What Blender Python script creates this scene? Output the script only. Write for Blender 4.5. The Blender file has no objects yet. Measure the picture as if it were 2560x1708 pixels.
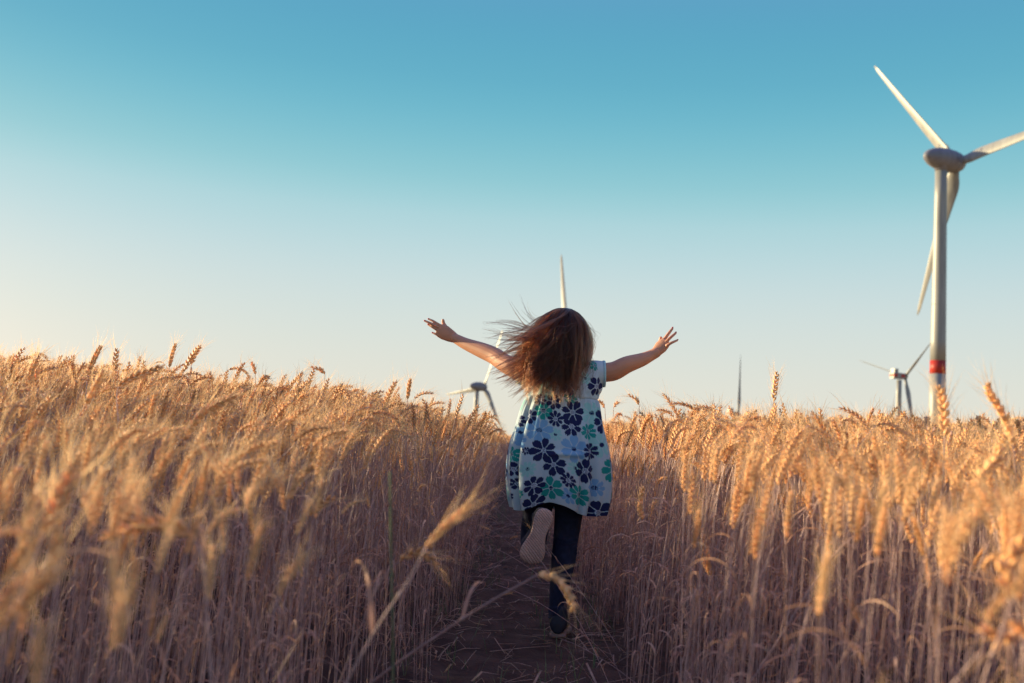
import bpy, math, random
import numpy as np
from mathutils import Vector, Matrix, Euler
R = math.radians
scene = bpy.context.scene
col = scene.collection

# ------------------------------------------------------------------ camera
HC = 0.663
FPX = 2489.0
PITCH, ROLL = R(5.92), R(3.5)
cp, sp, cr, sr = math.cos(PITCH), math.sin(PITCH), math.cos(ROLL), math.sin(ROLL)
FW = Vector((0, cp, sp)); _r0 = Vector((1, 0, 0)); _u0 = Vector((0, -sp, cp))
RT = _r0 * cr + _u0 * sr
UP = _u0 * cr - _r0 * sr
cam = bpy.data.cameras.new('camera')
cam.lens = 35; cam.sensor_width = 36; cam.clip_start = 0.05; cam.clip_end = 20000
cam.dof.use_dof = True; cam.dof.focus_distance = 3.55; cam.dof.aperture_fstop = 3.6
co = bpy.data.objects.new('camera', cam); col.objects.link(co)
m = Matrix((RT, UP, -FW)).transposed().to_4x4(); m.translation = (0, 0, HC)
co.matrix_world = m
scene.camera = co

def P(px, py, depth):
    """world point that the photograph shows at pixel (px,py), at world y = depth"""
    d = FW + RT * ((px - 1280) / FPX) + UP * ((854 - py) / FPX)
    return Vector((0, 0, HC)) + d * (depth / d.y)

# ------------------------------------------------------------------ render settings
scene.view_settings.view_transform = 'Standard'
scene.view_settings.look = 'None'
scene.view_settings.exposure = 1.2
scene.view_settings.gamma = 1.0
scene.cycles.max_bounces = 10
scene.cycles.diffuse_bounces = 8
scene.cycles.transparent_max_bounces = 8
scene.cycles.use_denoising = True

def lin(c):
    return tuple((x / 255 / 12.92 if x / 255 <= 0.04045 else ((x / 255 + 0.055) / 1.055) ** 2.4) for x in c) + (1.0,)

# ------------------------------------------------------------------ sun + sky
SUN_AZ, SUN_EL = R(-66.5), R(10)      # azimuth from +y, negative = left
sd = Vector((math.sin(SUN_AZ) * math.cos(SUN_EL), math.cos(SUN_AZ) * math.cos(SUN_EL), math.sin(SUN_EL)))
sun = bpy.data.lights.new('sun', 'SUN'); sun.energy = 5.0; sun.angle = R(0.6); sun.color = (1.0, 0.80, 0.45)
so = bpy.data.objects.new('sun', sun); col.objects.link(so)
so.rotation_euler = sd.to_track_quat('Z', 'Y').to_euler()
so.location = (-20, 10, 15)

w = bpy.data.worlds.new('World'); scene.world = w; w.use_nodes = True
nt = w.node_tree; N = nt.nodes; L = nt.links
bg = N['Background']
tc = N.new('ShaderNodeTexCoord')
sep = N.new('ShaderNodeSeparateXYZ'); L.new(tc.outputs['Generated'], sep.inputs[0])
ramp = N.new('ShaderNodeValToRGB'); L.new(sep.outputs[2], ramp.inputs[0])
ramp.color_ramp.interpolation = 'B_SPLINE'
stops = [(0, (230, 224, 206)), (.05, (225, 223, 211)), (.104, (215, 222, 215)), (.164, (200, 218, 220)), (.223, (170, 210, 217)),
         (.26, (143, 200, 209)), (.309, (113, 185, 204)), (.352, (98, 174, 198)), (.42, (84, 160, 192)), (.50, (112, 154, 202)), (1.0, (158, 148, 212))]  # top stops brightened and turned lilac, an added fill for the shade below
el = ramp.color_ramp.elements
el[0].position, el[0].color = stops[0][0], lin(stops[0][1])
el[1].position, el[1].color = stops[-1][0], lin(stops[-1][1])
for p_, c_ in stops[1:-1]:
    e = el.new(p_); e.color = lin(c_)
# warm glow of the low sun round its azimuth
dot = N.new('ShaderNodeVectorMath'); dot.operation = 'DOT_PRODUCT'
L.new(tc.outputs['Generated'], dot.inputs[0]); dot.inputs[1].default_value = sd
mr = N.new('ShaderNodeMapRange'); L.new(dot.outputs['Value'], mr.inputs[0])
mr.inputs[1].default_value = 0.50; mr.inputs[2].default_value = 1.0; mr.inputs[3].default_value = 0.0; mr.inputs[4].default_value = 1.0
pw = N.new('ShaderNodeMath'); pw.operation = 'POWER'; L.new(mr.outputs[0], pw.inputs[0]); pw.inputs[1].default_value = 3.0
glow = N.new('ShaderNodeMix'); glow.data_type = 'RGBA'; glow.blend_type = 'ADD'
one = N.new('ShaderNodeMath'); one.operation = 'SUBTRACT'; one.inputs[0].default_value = 1.0; one.use_clamp = True; L.new(sep.outputs[2], one.inputs[1])
pz = N.new('ShaderNodeMath'); pz.operation = 'POWER'; L.new(one.outputs[0], pz.inputs[0]); pz.inputs[1].default_value = 6.0
gz_ = N.new('ShaderNodeMath'); gz_.operation = 'MULTIPLY'; L.new(pw.outputs[0], gz_.inputs[0]); L.new(pz.outputs[0], gz_.inputs[1])
L.new(gz_.outputs[0], glow.inputs[0]); L.new(ramp.outputs[0], glow.inputs[6]); glow.inputs[7].default_value = (1.0, .62, .34, 1)
sky = N.new('ShaderNodeTexSky'); sky.sky_type = 'NISHITA'; sky.sun_disc = False
sky.sun_elevation = SUN_EL; sky.sun_rotation = SUN_AZ
skm = N.new('ShaderNodeMix'); skm.data_type = 'RGBA'; skm.blend_type = 'ADD'; skm.inputs[0].default_value = 0.006
L.new(glow.outputs[2], skm.inputs[6]); L.new(sky.outputs[0], skm.inputs[7])
L.new(skm.outputs[2], bg.inputs[0]); bg.inputs[1].default_value = 0.435

# ------------------------------------------------------------------ helpers
rnd = random.Random(7)

def tag(o, label=None, cat=None, group=None, kind=None):
    if label: o['label'] = label
    if cat: o['category'] = cat
    if group: o['group'] = group
    if kind: o['kind'] = kind
    return o

def empty(name, loc=(0, 0, 0)):
    o = bpy.data.objects.new(name, None); col.objects.link(o); o.location = loc
    o.empty_display_size = 0.1
    return o

class MB:
    def __init__(s): s.v = []; s.f = []; s.m = []; s.sm = []
    def add(s, vs, fs, mat=0, smooth=True):
        b = len(s.v); s.v.extend(tuple(x) for x in vs)
        s.f.extend(tuple(b + i for i in f) for f in fs); s.m.extend([mat] * len(fs)); s.sm.extend([smooth] * len(fs))
    def mesh(s, name, mats):
        me = bpy.data.meshes.new(name); me.from_pydata(s.v, [], s.f)
        for mt in mats: me.materials.append(mt)
        me.polygons.foreach_set('material_index', s.m); me.polygons.foreach_set('use_smooth', s.sm); me.update()
        return me
    def build(s, name, mats, parent=None):
        o = bpy.data.objects.new(name, s.mesh(name, mats if isinstance(mats, (list, tuple)) else [mats])); col.objects.link(o)
        if parent: o.parent = parent
        return o

def frames(pts, ref=None):
    """tangent, side, normal for every point of a polyline (parallel transport)"""
    T = []
    n = len(pts)
    for i in range(n):
        a = pts[max(0, i - 1)]; b = pts[min(n - 1, i + 1)]
        t = (b - a); T.append(t.normalized() if t.length > 1e-9 else Vector((0, 0, 1)))
    r = ref if ref is not None else (Vector((0, 1, 0)) if abs(T[0].y) < .9 else Vector((1, 0, 0)))
    out = []
    s = T[0].cross(r)
    if s.length < 1e-5: s = T[0].orthogonal()
    s.normalize()
    for t in T:
        s = (s - t * s.dot(t)); s.normalize()
        out.append((t, s.copy(), s.cross(t).normalized()))
    return out

def tube(mb, pts, rad, n=6, mat=0, cap=True, ref=None, smooth=True):
    """rad: per point r or (r_side, r_normal). With ref, side = T x ref"""
    pts = [Vector(p) for p in pts]
    F = frames(pts, ref); vs = []
    for p, r, (t, s, q) in zip(pts, rad, F):
        rs, rq = r if isinstance(r, (tuple, list)) else (r, r)
        for k in range(n):
            a = 2 * math.pi * k / n
            vs.append(p + s * (math.cos(a) * rs) + q * (math.sin(a) * rq))
    fs = []
    for i in range(len(pts) - 1):
        for k in range(n):
            fs.append((i * n + k, i * n + (k + 1) % n, (i + 1) * n + (k + 1) % n, (i + 1) * n + k))
    if cap:
        fs.append(tuple(range(n))[::-1]); fs.append(tuple((len(pts) - 1) * n + k for k in range(n)))
    mb.add(vs, fs, mat, smooth)

def spline(pts, k=6):
    """Catmull-Rom through points (Vectors or tuples)"""
    pts = [np.array(p, float) for p in pts]
    P_ = [2 * pts[0] - pts[1]] + pts + [2 * pts[-1] - pts[-2]]
    out = []
    for i in range(1, len(P_) - 2):
        for j in range(k):
            t = j / k
            a, b, c, d = P_[i - 1], P_[i], P_[i + 1], P_[i + 2]
            out.append(0.5 * ((2 * b) + (-a + c) * t + (2 * a - 5 * b + 4 * c - d) * t * t + (-a + 3 * b - 3 * c + d) * t ** 3))
    out.append(pts[-1])
    return out

def ellipsoid(mb, c, r, rot=None, nu=20, nv=14, mat=0):
    vs = []; fs = []
    M = rot or Matrix.Identity(3); c = Vector(c)
    for j in range(nv + 1):
        th = math.pi * j / nv
        for i in range(nu):
            a = 2 * math.pi * i / nu
            vs.append(c + M @ Vector((r[0] * math.sin(th) * math.cos(a), r[1] * math.sin(th) * math.sin(a), r[2] * math.cos(th))))
    for j in range(nv):
        for i in range(nu):
            fs.append((j * nu + i, (j + 1) * nu + i, (j + 1) * nu + (i + 1) % nu, j * nu + (i + 1) % nu))
    mb.add(vs, fs, mat)

# ------------------------------------------------------------------ materials
def newmat(name):
    mt = bpy.data.materials.new(name); mt.use_nodes = True
    n = mt.node_tree.nodes; l = mt.node_tree.links
    return mt, n, l, n['Principled BSDF']

def plain(name, c, rough=0.6, noise=0.0, nscale=20, spec=0.3, sss=0.0):
    mt, n, l, b = newmat(name)
    b.inputs['Roughness'].default_value = rough
    b.inputs['Specular IOR Level'].default_value = spec
    if noise:
        t = n.new('ShaderNodeTexCoord'); z = n.new('ShaderNodeTexNoise'); z.inputs['Scale'].default_value = nscale; z.inputs['Detail'].default_value = 5
        l.new(t.outputs['Object'], z.inputs['Vector'])
        r = n.new('ShaderNodeValToRGB'); l.new(z.outputs[0], r.inputs[0])
        r.color_ramp.elements[0].position = .3; r.color_ramp.elements[1].position = .7
        r.color_ramp.elements[0].color = tuple(x * (1 - noise) for x in c[:3]) + (1,)
        r.color_ramp.elements[1].color = tuple(min(1, x * (1 + noise)) for x in c[:3]) + (1,)
        l.new(r.outputs[0], b.inputs['Base Color'])
    else:
        b.inputs['Base Color'].default_value = (*c[:3], 1)
    if sss:
        b.inputs['Subsurface Weight'].default_value = sss; b.inputs['Subsurface Radius'].default_value = (.012, .005, .003)
        b.inputs['Subsurface Scale'].default_value = 1.0
    return mt

def straw_mat(name, c1, c2, c3, transl, rough=0.55, vstripe=False):
    """dry plant: colour differs from stalk to stalk, blotches along it, light shines through"""
    mt, n, l, b = newmat(name)
    oi = n.new('ShaderNodeObjectInfo')
    r = n.new('ShaderNodeValToRGB'); l.new(oi.outputs['Random'], r.inputs[0])
    r.color_ramp.elements[0].color = (*c1, 1); r.color_ramp.elements[1].color = (*c3, 1)
    e = r.color_ramp.elements.new(.5); e.color = (*c2, 1)
    t = n.new('ShaderNodeTexCoord'); z = n.new('ShaderNodeTexNoise'); z.inputs['Scale'].default_value = 60; z.inputs['Detail'].default_value = 3
    l.new(t.outputs['Object'], z.inputs['Vector'])
    mrr = n.new('ShaderNodeMapRange'); l.new(z.outputs[0], mrr.inputs[0])
    mrr.inputs[1].default_value = .3; mrr.inputs[2].default_value = .7; mrr.inputs[3].default_value = .68; mrr.inputs[4].default_value = 1.22
    mu = n.new('ShaderNodeVectorMath'); mu.operation = 'SCALE'; l.new(r.outputs[0], mu.inputs[0]); l.new(mrr.outputs[0], mu.inputs['Scale'])
    l.new(mu.outputs[0], b.inputs['Base Color'])
    b.inputs['Roughness'].default_value = rough; b.inputs['Specular IOR Level'].default_value = .25
    tr = n.new('ShaderNodeBsdfTranslucent'); l.new(mu.outputs[0], tr.inputs[0])
    mx = n.new('ShaderNodeMixShader'); mx.inputs[0].default_value = transl
    l.new(b.outputs[0], mx.inputs[1]); l.new(tr.outputs[0], mx.inputs[2])
    l.new(mx.outputs[0], n['Material Output'].inputs[0])
    return mt

M_ear = straw_mat('ear_grain', (.93, .53, .25), (.95, .60, .31), (.84, .43, .19), .18)
M_awn = straw_mat('awn', (.94, .61, .33), (.95, .66, .39), (.90, .55, .28), .42)
M_stem = straw_mat('straw_stem', (.66, .46, .44), (.50, .33, .32), (.34, .21, .20), .12)
M_leaf = straw_mat('dry_leaf', (.66, .39, .28), (.48, .26, .19), (.72, .46, .35), .36)
M_green = straw_mat('green_blade', (.14, .20, .12), (.18, .22, .12), (.20, .22, .16), .30)
M_litter = straw_mat('old_straw', (.34, .22, .18), (.26, .17, .14), (.42, .29, .22), .08)
WM = [M_stem, M_ear, M_awn, M_leaf]

# ------------------------------------------------------------------ terrain
def sm(a, b, x):
    t = min(1, max(0, (x - a) / (b - a))); return t * t * (3 - 2 * t)

def path_x(y):
    return 0.075 + 0.002 * y + 0.0016 * max(0, y - 9) ** 2

def ground_z(x, y):
    dx = abs(x - path_x(min(y, 30)))
    z = 0.05 * max(0, dx - .4) * sm(1.5, 6, y) * (1 - sm(20, 60, dx)) + 0.05 * 20 * sm(20, 60, dx) * sm(1.5, 6, y) * .6
    z -= 0.008 * (1 - sm(.16, .42, dx)) * (1 - sm(14, 20, y))      # trodden hollow of the path
    if y > 34:
        z -= 60 * sm(34, 520, y) + 0.04 * (min(y, 80) - 34)
    return z

# ------------------------------------------------------------------ wheat geometry
def wheat(seed, top=0.83, tilt=0.05, droop=0.3, ear_len=0.085, lod=1, stem_to_mb=None, ear_mb=None, leaf_mb=None, leaves=2,
          center=None, awn=1.0, thick=1.0, stem_r=0.0016):
    """one stalk: centre line, stem tube, grains on the ear, awns, leaves. center: (stem pts, ear pts) to follow given lines"""
    q = random.Random(seed)
    if center is None:
        pts = []; p = Vector((0, 0, 0)); n = 9 if lod else 14
        slen = 1.0; ds = slen / n; ang = tilt * .3
        for i in range(n + 1):
            pts.append(p.copy())
            t = i / n
            a = tilt * (.3 + .9 * t) + droop * .45 * sm(.72, 1.0, t)
            p = p + Vector((math.sin(a), 0, math.cos(a))) * ds
        k = 7; ear = [pts[-1].copy()]; a0 = tilt * 1.2 + droop * .45; pe = pts[-1].copy()
        # height so far, scaled so the highest point of the stalk is at `top`
        for i in range(k):
            a = a0 + droop * (i + 1) / k * 1.0
            pe = pe + Vector((math.sin(a), 0, math.cos(a))) * (ear_len / k)
            ear.append(pe.copy())
        hs = max(x.z for x in pts); he = max(x.z for x in ear) - pts[-1].z
        s = max(.15, (top - max(he, 0))) / hs
        pts2 = [Vector((x.x * s, x.y * s, x.z * s)) for x in pts]
        off = pts2[-1] - pts[-1]
        ear = [x + off for x in ear]; pts = pts2
    else:
        pts, ear = [[Vector(x) for x in c] for c in center]
        ear_len = sum((b - a).length for a, b in zip(ear[:-1], ear[1:])) if len(ear) > 1 else 0
    # stem
    n = len(pts)
    tube(stem_to_mb, pts, [stem_r * thick * (1.25 - .5 * i / (n - 1)) for i in range(n)], n=6 if lod == 0 else 3, mat=0, cap=False)
    # a node or two on the stem
    if lod == 0 and n > 6:
        for i in (n // 3, 2 * n // 3):
            d = (pts[i + 1] - pts[i]).normalized()
            tube(stem_to_mb, [pts[i] - d * .004, pts[i], pts[i] + d * .004], [stem_r * 1.1, stem_r * 1.7, stem_r * 1.1], n=6, mat=0, cap=False)
    # ear
    if ear_mb is not None and len(ear) > 1:
        F = frames(ear, Vector((0, 1, 0)))
        phi = q.uniform(0, math.pi)
        nn = max(5, int(round(ear_len / .0078)))
        def at(t):
            x = t * (len(ear) - 1); i = min(int(x), len(ear) - 2); f = x - i
            return ear[i].lerp(ear[i + 1], f), F[i]
        tube(ear_mb, ear, [.0016 * thick] * len(ear), n=4, mat=0, cap=False)
        for j in range(nn):
            t = (j + .3) / nn * .93
            p0, (T, S, Q) = at(t)
            side = 1 if j % 2 else -1
            sz = thick * (.75 + .45 * math.sin(math.pi * min(1, .18 + t * .85)))
            A = S * math.cos(phi) + Q * math.sin(phi); B = Q * math.cos(phi) - S * math.sin(phi)
            for g in ((-1, 0, 1) if lod == 0 else (-1, 1)):
                d = (T + A * side * (.42 + .05 * abs(g)) + B * g * .38 + Vector((q.uniform(-.08, .08), q.uniform(-.08, .08), q.uniform(-.08, .08)))).normalized()
                base = p0 + A * side * .0012 + B * g * .0012
                gl = .0135 * sz * q.uniform(.9, 1.1); gr = .0031 * sz
                u = d.orthogonal().normalized(); v_ = d.cross(u)
                if lod == 0:
                    rings = [(0, .45), (.22, .95), (.5, 1.0), (.78, .55), (1.0, .06)]; m_ = 6
                else:
                    rings = [(0, .35), (.42, 1.05), (1.0, .05)]; m_ = 4
                vs = []; fs = []
                for (tt, rr) in rings:
                    for kk in range(m_):
                        an = 2 * math.pi * kk / m_
                        vs.append(base + d * gl * tt + (u * math.cos(an) + v_ * math.sin(an)) * gr * rr)
                for a_ in range(len(rings) - 1):
                    for kk in range(m_):
                        fs.append((a_ * m_ + kk, a_ * m_ + (kk + 1) % m_, (a_ + 1) * m_ + (kk + 1) % m_, (a_ + 1) * m_ + kk))
                ear_mb.add(vs, fs, 1 if ear_mb is stem_to_mb else 0, True)
                if q.random() < (.95 if lod == 0 else .8) * awn:
                    al = q.uniform(.05, .085) * (.7 + .3 * t) * thick ** .5
                    ad = (T * 1.0 + A * side * q.uniform(.25, .55) + B * g * q.uniform(.1, .5)).normalized()
                    bend = Vector((q.uniform(-.2, .2), q.uniform(-.2, .2), q.uniform(-.15, .1)))
                    w_ = ad.orthogonal().normalized() if q.random() < .5 else ad.cross(ad.orthogonal()).normalized()
                    tip = base + d * gl * .95; ww = .00045 * (1.15 if lod else 1.0)
                    mid = tip + ad * al * .5; end = tip + (ad + bend * .6).normalized() * al
                    ear_mb.add([tip - w_ * ww, tip + w_ * ww, mid + w_ * ww * .7, mid - w_ * ww * .7, end], [(0, 1, 2, 3), (3, 2, 4)], 2 if ear_mb is stem_to_mb else 1, False)
    # leaves
    if leaf_mb is not None:
        for j in range(leaves):
            i = int(q.uniform(.25, .8) * (len(pts) - 1)); p0 = pts[i]
            az = q.uniform(0, 2 * math.pi); h = Vector((math.cos(az), math.sin(az), 0)); s_ = Vector((-math.sin(az), math.cos(az), 0))
            ln = q.uniform(.10, .22); wd = q.uniform(.0025, .0050); a = q.uniform(.2, .9); da = q.uniform(.25, .75); K = 6 if lod else 9
            vs = []; p = p0.copy(); tw = q.uniform(-.5, .5)
            for k in range(K + 1):
                f = k / K; ww = wd * (1 - f) ** .6 * (1 if k else .5)
                sv = s_ * math.cos(tw * k * .6) + Vector((0, 0, 1)) * math.sin(tw * k * .6)
                vs += [p - sv * ww, p + sv * ww]
                p = p + (h * math.sin(a) + Vector((0, 0, 1)) * math.cos(a)) * (ln / K); a += da * 6 / K
            leaf_mb.add(vs, [(2 * k, 2 * k + 1, 2 * k + 3, 2 * k + 2) for k in range(K)], 3 if leaf_mb is stem_to_mb else 0, True)

def split_leaves(c):
    out = []
    for k in range(len(c.v) // 20):
        l_ = MB(); l_.add(c.v[k * 20:k * 20 + 20], [(2 * i, 2 * i + 1, 2 * i + 3, 2 * i + 2) for i in range(9)]); out.append(l_)
    return out

# individual stalks: shared meshes (stem / ear / leaf), several shapes each
PROT = []
shapes = [(.02, .06, 'upright'), (.04, .16, 'upright'), (.07, .22, 'upright'), (.12, .35, 'leaning'), (.17, .4, 'leaning'), (.24, .55, 'leaning'),
          (.12, 1.0, 'nodding'), (.20, .3, 'leaning'), (.2, 1.5, 'nodding'), (.02, .10, 'upright')]
for i, (tl, dr, nm) in enumerate(shapes):
    a, b, c = MB(), MB(), MB()
    wheat(100 + i, 1.0, tl, dr, ear_len=(.078, .088, .096, .083)[i % 4] * 1.2, lod=0, thick=.82, stem_to_mb=a, ear_mb=b, leaf_mb=c, leaves=2 + i % 2)
    PROT.append((a.mesh('stem', [M_stem]), b.mesh('ear', [M_ear, M_awn]), [l_.mesh('leaf', [M_leaf]) for l_ in split_leaves(c)], nm))
# field variants (never linked to the scene, only instanced by the one field object)
fcol = bpy.data.collections.new('wheat_variants')
tuft = bpy.data.collections.new('wheat_tuft_variants')
NV = 18
for i in range(NV):
    a = MB(); rr = random.Random(500 + i)
    dr = [.05, .12, .2, .1, .3, .25, .4, .5, .15, .8, .2, .35, 1.2, .1, .3, .6, .2, 1.7][i]; tl = rr.uniform(.01, .22)
    wheat(300 + i, 1.0, tl, dr, ear_len=rr.uniform(.075, .1) * 1.2, lod=1, stem_to_mb=a, ear_mb=a, leaf_mb=a, leaves=rr.choice([2, 3, 3, 4]))
    fcol.objects.link(bpy.data.objects.new('stalk_%02d' % i, a.mesh('stalk', WM)))
# broken straws without ears and leaning stems, used in the field's lower storey
for i in range(4):
    a = MB(); rr = random.Random(700 + i)
    wheat(800 + i, .8, rr.uniform(.25, .6), .2, ear_len=.02, lod=1, stem_to_mb=a, ear_mb=None, leaf_mb=a, leaves=3)
    fcol.objects.link(bpy.data.objects.new('stalk_%02d' % (NV + i), a.mesh('stalk', WM)))
for i in range(5):
    a = MB(); rr = random.Random(900 + i)
    for k in range(34):
        x, y = rr.uniform(-.22, .22), rr.uniform(-.22, .22); tl = rr.gauss(.06, .08); az = rr.gauss(0, 1.1)
        h = .82 + rr.gauss(0, .035); ca, sa = math.cos(az), math.sin(az)
        nk = Vector((x + ca * tl * .5, y + sa * tl * .5, h - .09)); dr = rr.uniform(.1, 1.2)
        tp = nk + Vector((ca * math.sin(dr), sa * math.sin(dr), math.cos(dr))) * .09
        tube(a, [(x, y, 0), nk], [.0028, .0022], n=3, mat=0, cap=False)
        mdl = nk.lerp(tp, .5)
        tube(a, [nk, mdl, tp], [.003, .0075, .0015], n=5, mat=1, cap=False)
        for _ in range(7):
            e = tp + ((tp - nk).normalized() * .05 + Vector((rr.uniform(-.03, .03), rr.uniform(-.03, .03), rr.uniform(-.01, .02))))
            a.add([mdl, mdl + Vector((.0015, 0, .0012)), e], [(0, 1, 2)], 2, False)
        if k % 2:
            l0 = Vector((x, y, h * rr.uniform(.4, .75))); az2 = rr.uniform(0, 6.28); l1 = l0 + Vector((math.cos(az2), math.sin(az2), .3)) * .1
            a.add([l0, l0 + Vector((.004, .004, .01)), l1], [(0, 1, 2)], 3, False)
    tuft.objects.link(bpy.data.objects.new('tuft_%02d' % i, a.mesh('tuft', WM)))

def top_limit(x, y):
    """height of the wheat above the ground: trampled and lower close to where the camera stands"""
    side = 1 if x > 0 else -1
    h = 0.81 - .03 * (1 - sm(.3, .8, abs(x - path_x(y))))
    if side < 0 and -x > .62 * y + .9: return h + .03
    d = math.hypot(x * .8, y)
    near = HC + ((-.15 + .115 * (d - .7)) if side < 0 else (-.07 + .085 * (d - .7)))
    return min(h, max(.33, near)) if d < 3.2 else h

def in_frame(x, y, z, margin=0.03):
    d = Vector((x, y, z)) - Vector((0, 0, HC)); f = d.dot(FW)
    if f <= .15: return False
    u = d.dot(RT) / f; v = d.dot(UP) / f
    return abs(u) < .514 + margin and -.343 - margin < v < .343

field = []      # x, y, z, scale, bend azimuth, extra tilt, variant, dist
rr = random.Random(21)
def scatter(x0, x1, y0, y1, dens, keep=lambda x, y: True):
    n = int((x1 - x0) * (y1 - y0) * dens)
    for _ in range(n):
        x, y = rr.uniform(x0, x1), rr.uniform(y0, y1)
        dx = abs(x - path_x(y))
        edge = .25 + .05 * math.sin(y * 3.1 + (1 if x > 0 else 4)) + rr.gauss(0, .015)
        if y > 17: edge *= max(0, 1 - (y - 17) / 6)
        if dx < edge or not keep(x, y): continue
        if math.hypot(x, y) < .55 or (abs(x - .0) < .30 and y < 2.5): continue
        if y < 3.6 and -.08 - .02 * y < x < .10 * y + .09: continue
        if math.hypot(x, y) < 2.1 and rr.random() < .12: continue
        top = top_limit(x, y) * (1 + rr.gauss(-.01, .03))
        if rr.random() < .02 and y > 2.5: top *= 1.05
        if rr.random() < (.32 if y > 2.6 else .10): top *= rr.uniform(.66, .95)
        v = rr.randrange(NV)
        if rr.random() < .10 or (dx < edge + .12 and rr.random() < .25): v = NV + rr.randrange(4)
        az = rr.gauss(.1, .8) if x < 0 else rr.gauss(math.pi * (rr.random() < .5), 1.1)
        if dx < .5 and y < 4 and x > 0: az = rr.gauss(0, .6)
        if dx < .5 and y < 4 and x < 0: az = rr.gauss(math.pi * .6, .8)
        field.append((x, y, ground_z(x, y), top, az, rr.gauss(0, .05), v, math.hypot(x, y)))
wedge = lambda x, y: abs(x) < .62 * y + .9
scatter(-6, 6, .45, 7.2, 330, wedge)
scatter(-11, 11, 7.2, 13.5, 230, lambda x, y: abs(x) < .6 * y + 1)
scatter(-5.5, -1.0, -1.0, 3.5, 120, lambda x, y: not wedge(x, y))
scatter(1.0, 4.0, -1.0, 3.5, 80, lambda x, y: not wedge(x, y))

# the biggest stalks in view become objects of their own
cand = [i for i, f in enumerate(field) if f[6] < NV and in_frame(f[0], f[1], f[2] + f[3] - .04)]
cand.sort(key=lambda i: field[i][7])
chosen = cand[:262]
chs = set(chosen)
def attrs_label(x, y, nm, top, az):
    d = math.hypot(x, y); side = 'left' if x < path_x(y) else 'right'
    rng = 'near' if d < 1.45 else ('middle' if d < 2.0 else 'farther')
    words = {'near': 'very blurred', 'middle': 'half blurred', 'farther': 'slightly blurred'}[rng]
    u = abs(x) / max(y, .1)
    zone = 'at the %s border of the photo' % side if u > .40 else ('a little inside the %s border' % side if u > .31 else ('midway between path and %s border' % side) if u > .2 else 'beside the %s path edge' % side)
    size = 'tall' if top > .72 else ('low' if top < .6 else 'medium')
    way = '' if nm == 'upright' else (' right' if math.cos(az) > 0 else ' left')
    lab = '%s %s wheat stalk, %s%s, %s' % (words, size, nm, way, zone)
    return lab, '%s %s wheat stalks%s %s, %s' % (size, nm, way, {'near': 'close to the camera', 'middle': 'among the front stalks', 'farther': 'behind the front stalks'}[rng], zone)
for i in chosen:
    x, y, z, top, az, ex, v, d = field[i]
    q = random.Random(i)
    if x < 0: pi = q.choice([0, 1, 2, 3, 4, 5, 6, 7, 3, 4, 1, 2, 7, 9])
    else: pi = q.choice([0, 1, 2, 9, 3, 4, 5, 7, 0, 1, 9])
    st, ea, le, nm = PROT[pi]
    e = empty('wheat_stalk', (x, y, z)); e.rotation_euler = (q.gauss(0, .04), q.gauss(0, .04), az); e.scale = (top, top, top)
    lab, g = attrs_label(x, y, nm, top, az)
    tag(e, lab, 'wheat stalk', g)
    for nme, me in [('stem', st), ('ear', ea)] + [('leaf', m_) for m_ in le]:
        o = bpy.data.objects.new(nme, me); o.parent = e; col.objects.link(o)

def instancer(name, pts, coll):
    me = bpy.data.meshes.new(name); me.from_pydata([p[0] for p in pts], [], [])
    a = me.attributes.new('irot', 'FLOAT_VECTOR', 'POINT'); a.data.foreach_set('vector', np.array([p[1] for p in pts], 'f').ravel())
    a = me.attributes.new('iscl', 'FLOAT_VECTOR', 'POINT'); a.data.foreach_set('vector', np.array([p[2] for p in pts], 'f').ravel())
    a = me.attributes.new('iidx', 'INT', 'POINT'); a.data.foreach_set('value', np.array([p[3] for p in pts], 'i'))
    o = bpy.data.objects.new(name, me); col.objects.link(o)
    g = bpy.data.node_groups.new(name + '_scatter', 'GeometryNodeTree')
    g.interface.new_socket('Geometry', in_out='INPUT', socket_type='NodeSocketGeometry')
    g.interface.new_socket('Geometry', in_out='OUTPUT', socket_type='NodeSocketGeometry')
    n = g.nodes; l = g.links
    gi, go = n.new('NodeGroupInput'), n.new('NodeGroupOutput')
    io = n.new('GeometryNodeInstanceOnPoints'); ci = n.new('GeometryNodeCollectionInfo')
    ci.inputs['Collection'].default_value = coll; ci.inputs['Separate Children'].default_value = True; ci.inputs['Reset Children'].default_value = True
    def na(nm, ty):
        x = n.new('GeometryNodeInputNamedAttribute'); x.data_type = ty; x.inputs['Name'].default_value = nm
        return [s for s in x.outputs if s.enabled][0]
    l.new(gi.outputs[0], io.inputs['Points']); l.new(ci.outputs[0], io.inputs['Instance'])
    io.inputs['Pick Instance'].default_value = True
    l.new(na('iidx', 'INT'), io.inputs['Instance Index'])
    l.new(na('irot', 'FLOAT_VECTOR'), io.inputs['Rotation']); l.new(na('iscl', 'FLOAT_VECTOR'), io.inputs['Scale'])
    l.new(io.outputs[0], go.inputs[0])
    md = o.modifiers.new('scatter', 'NODES'); md.node_group = g
    return o

pts = []
for i, (x, y, z, top, az, ex, v, d) in enumerate(field):
    if i in chs: continue
    pts.append(((x, y, z), (ex, ex * .7, az), (top, top, top), v))
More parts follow.
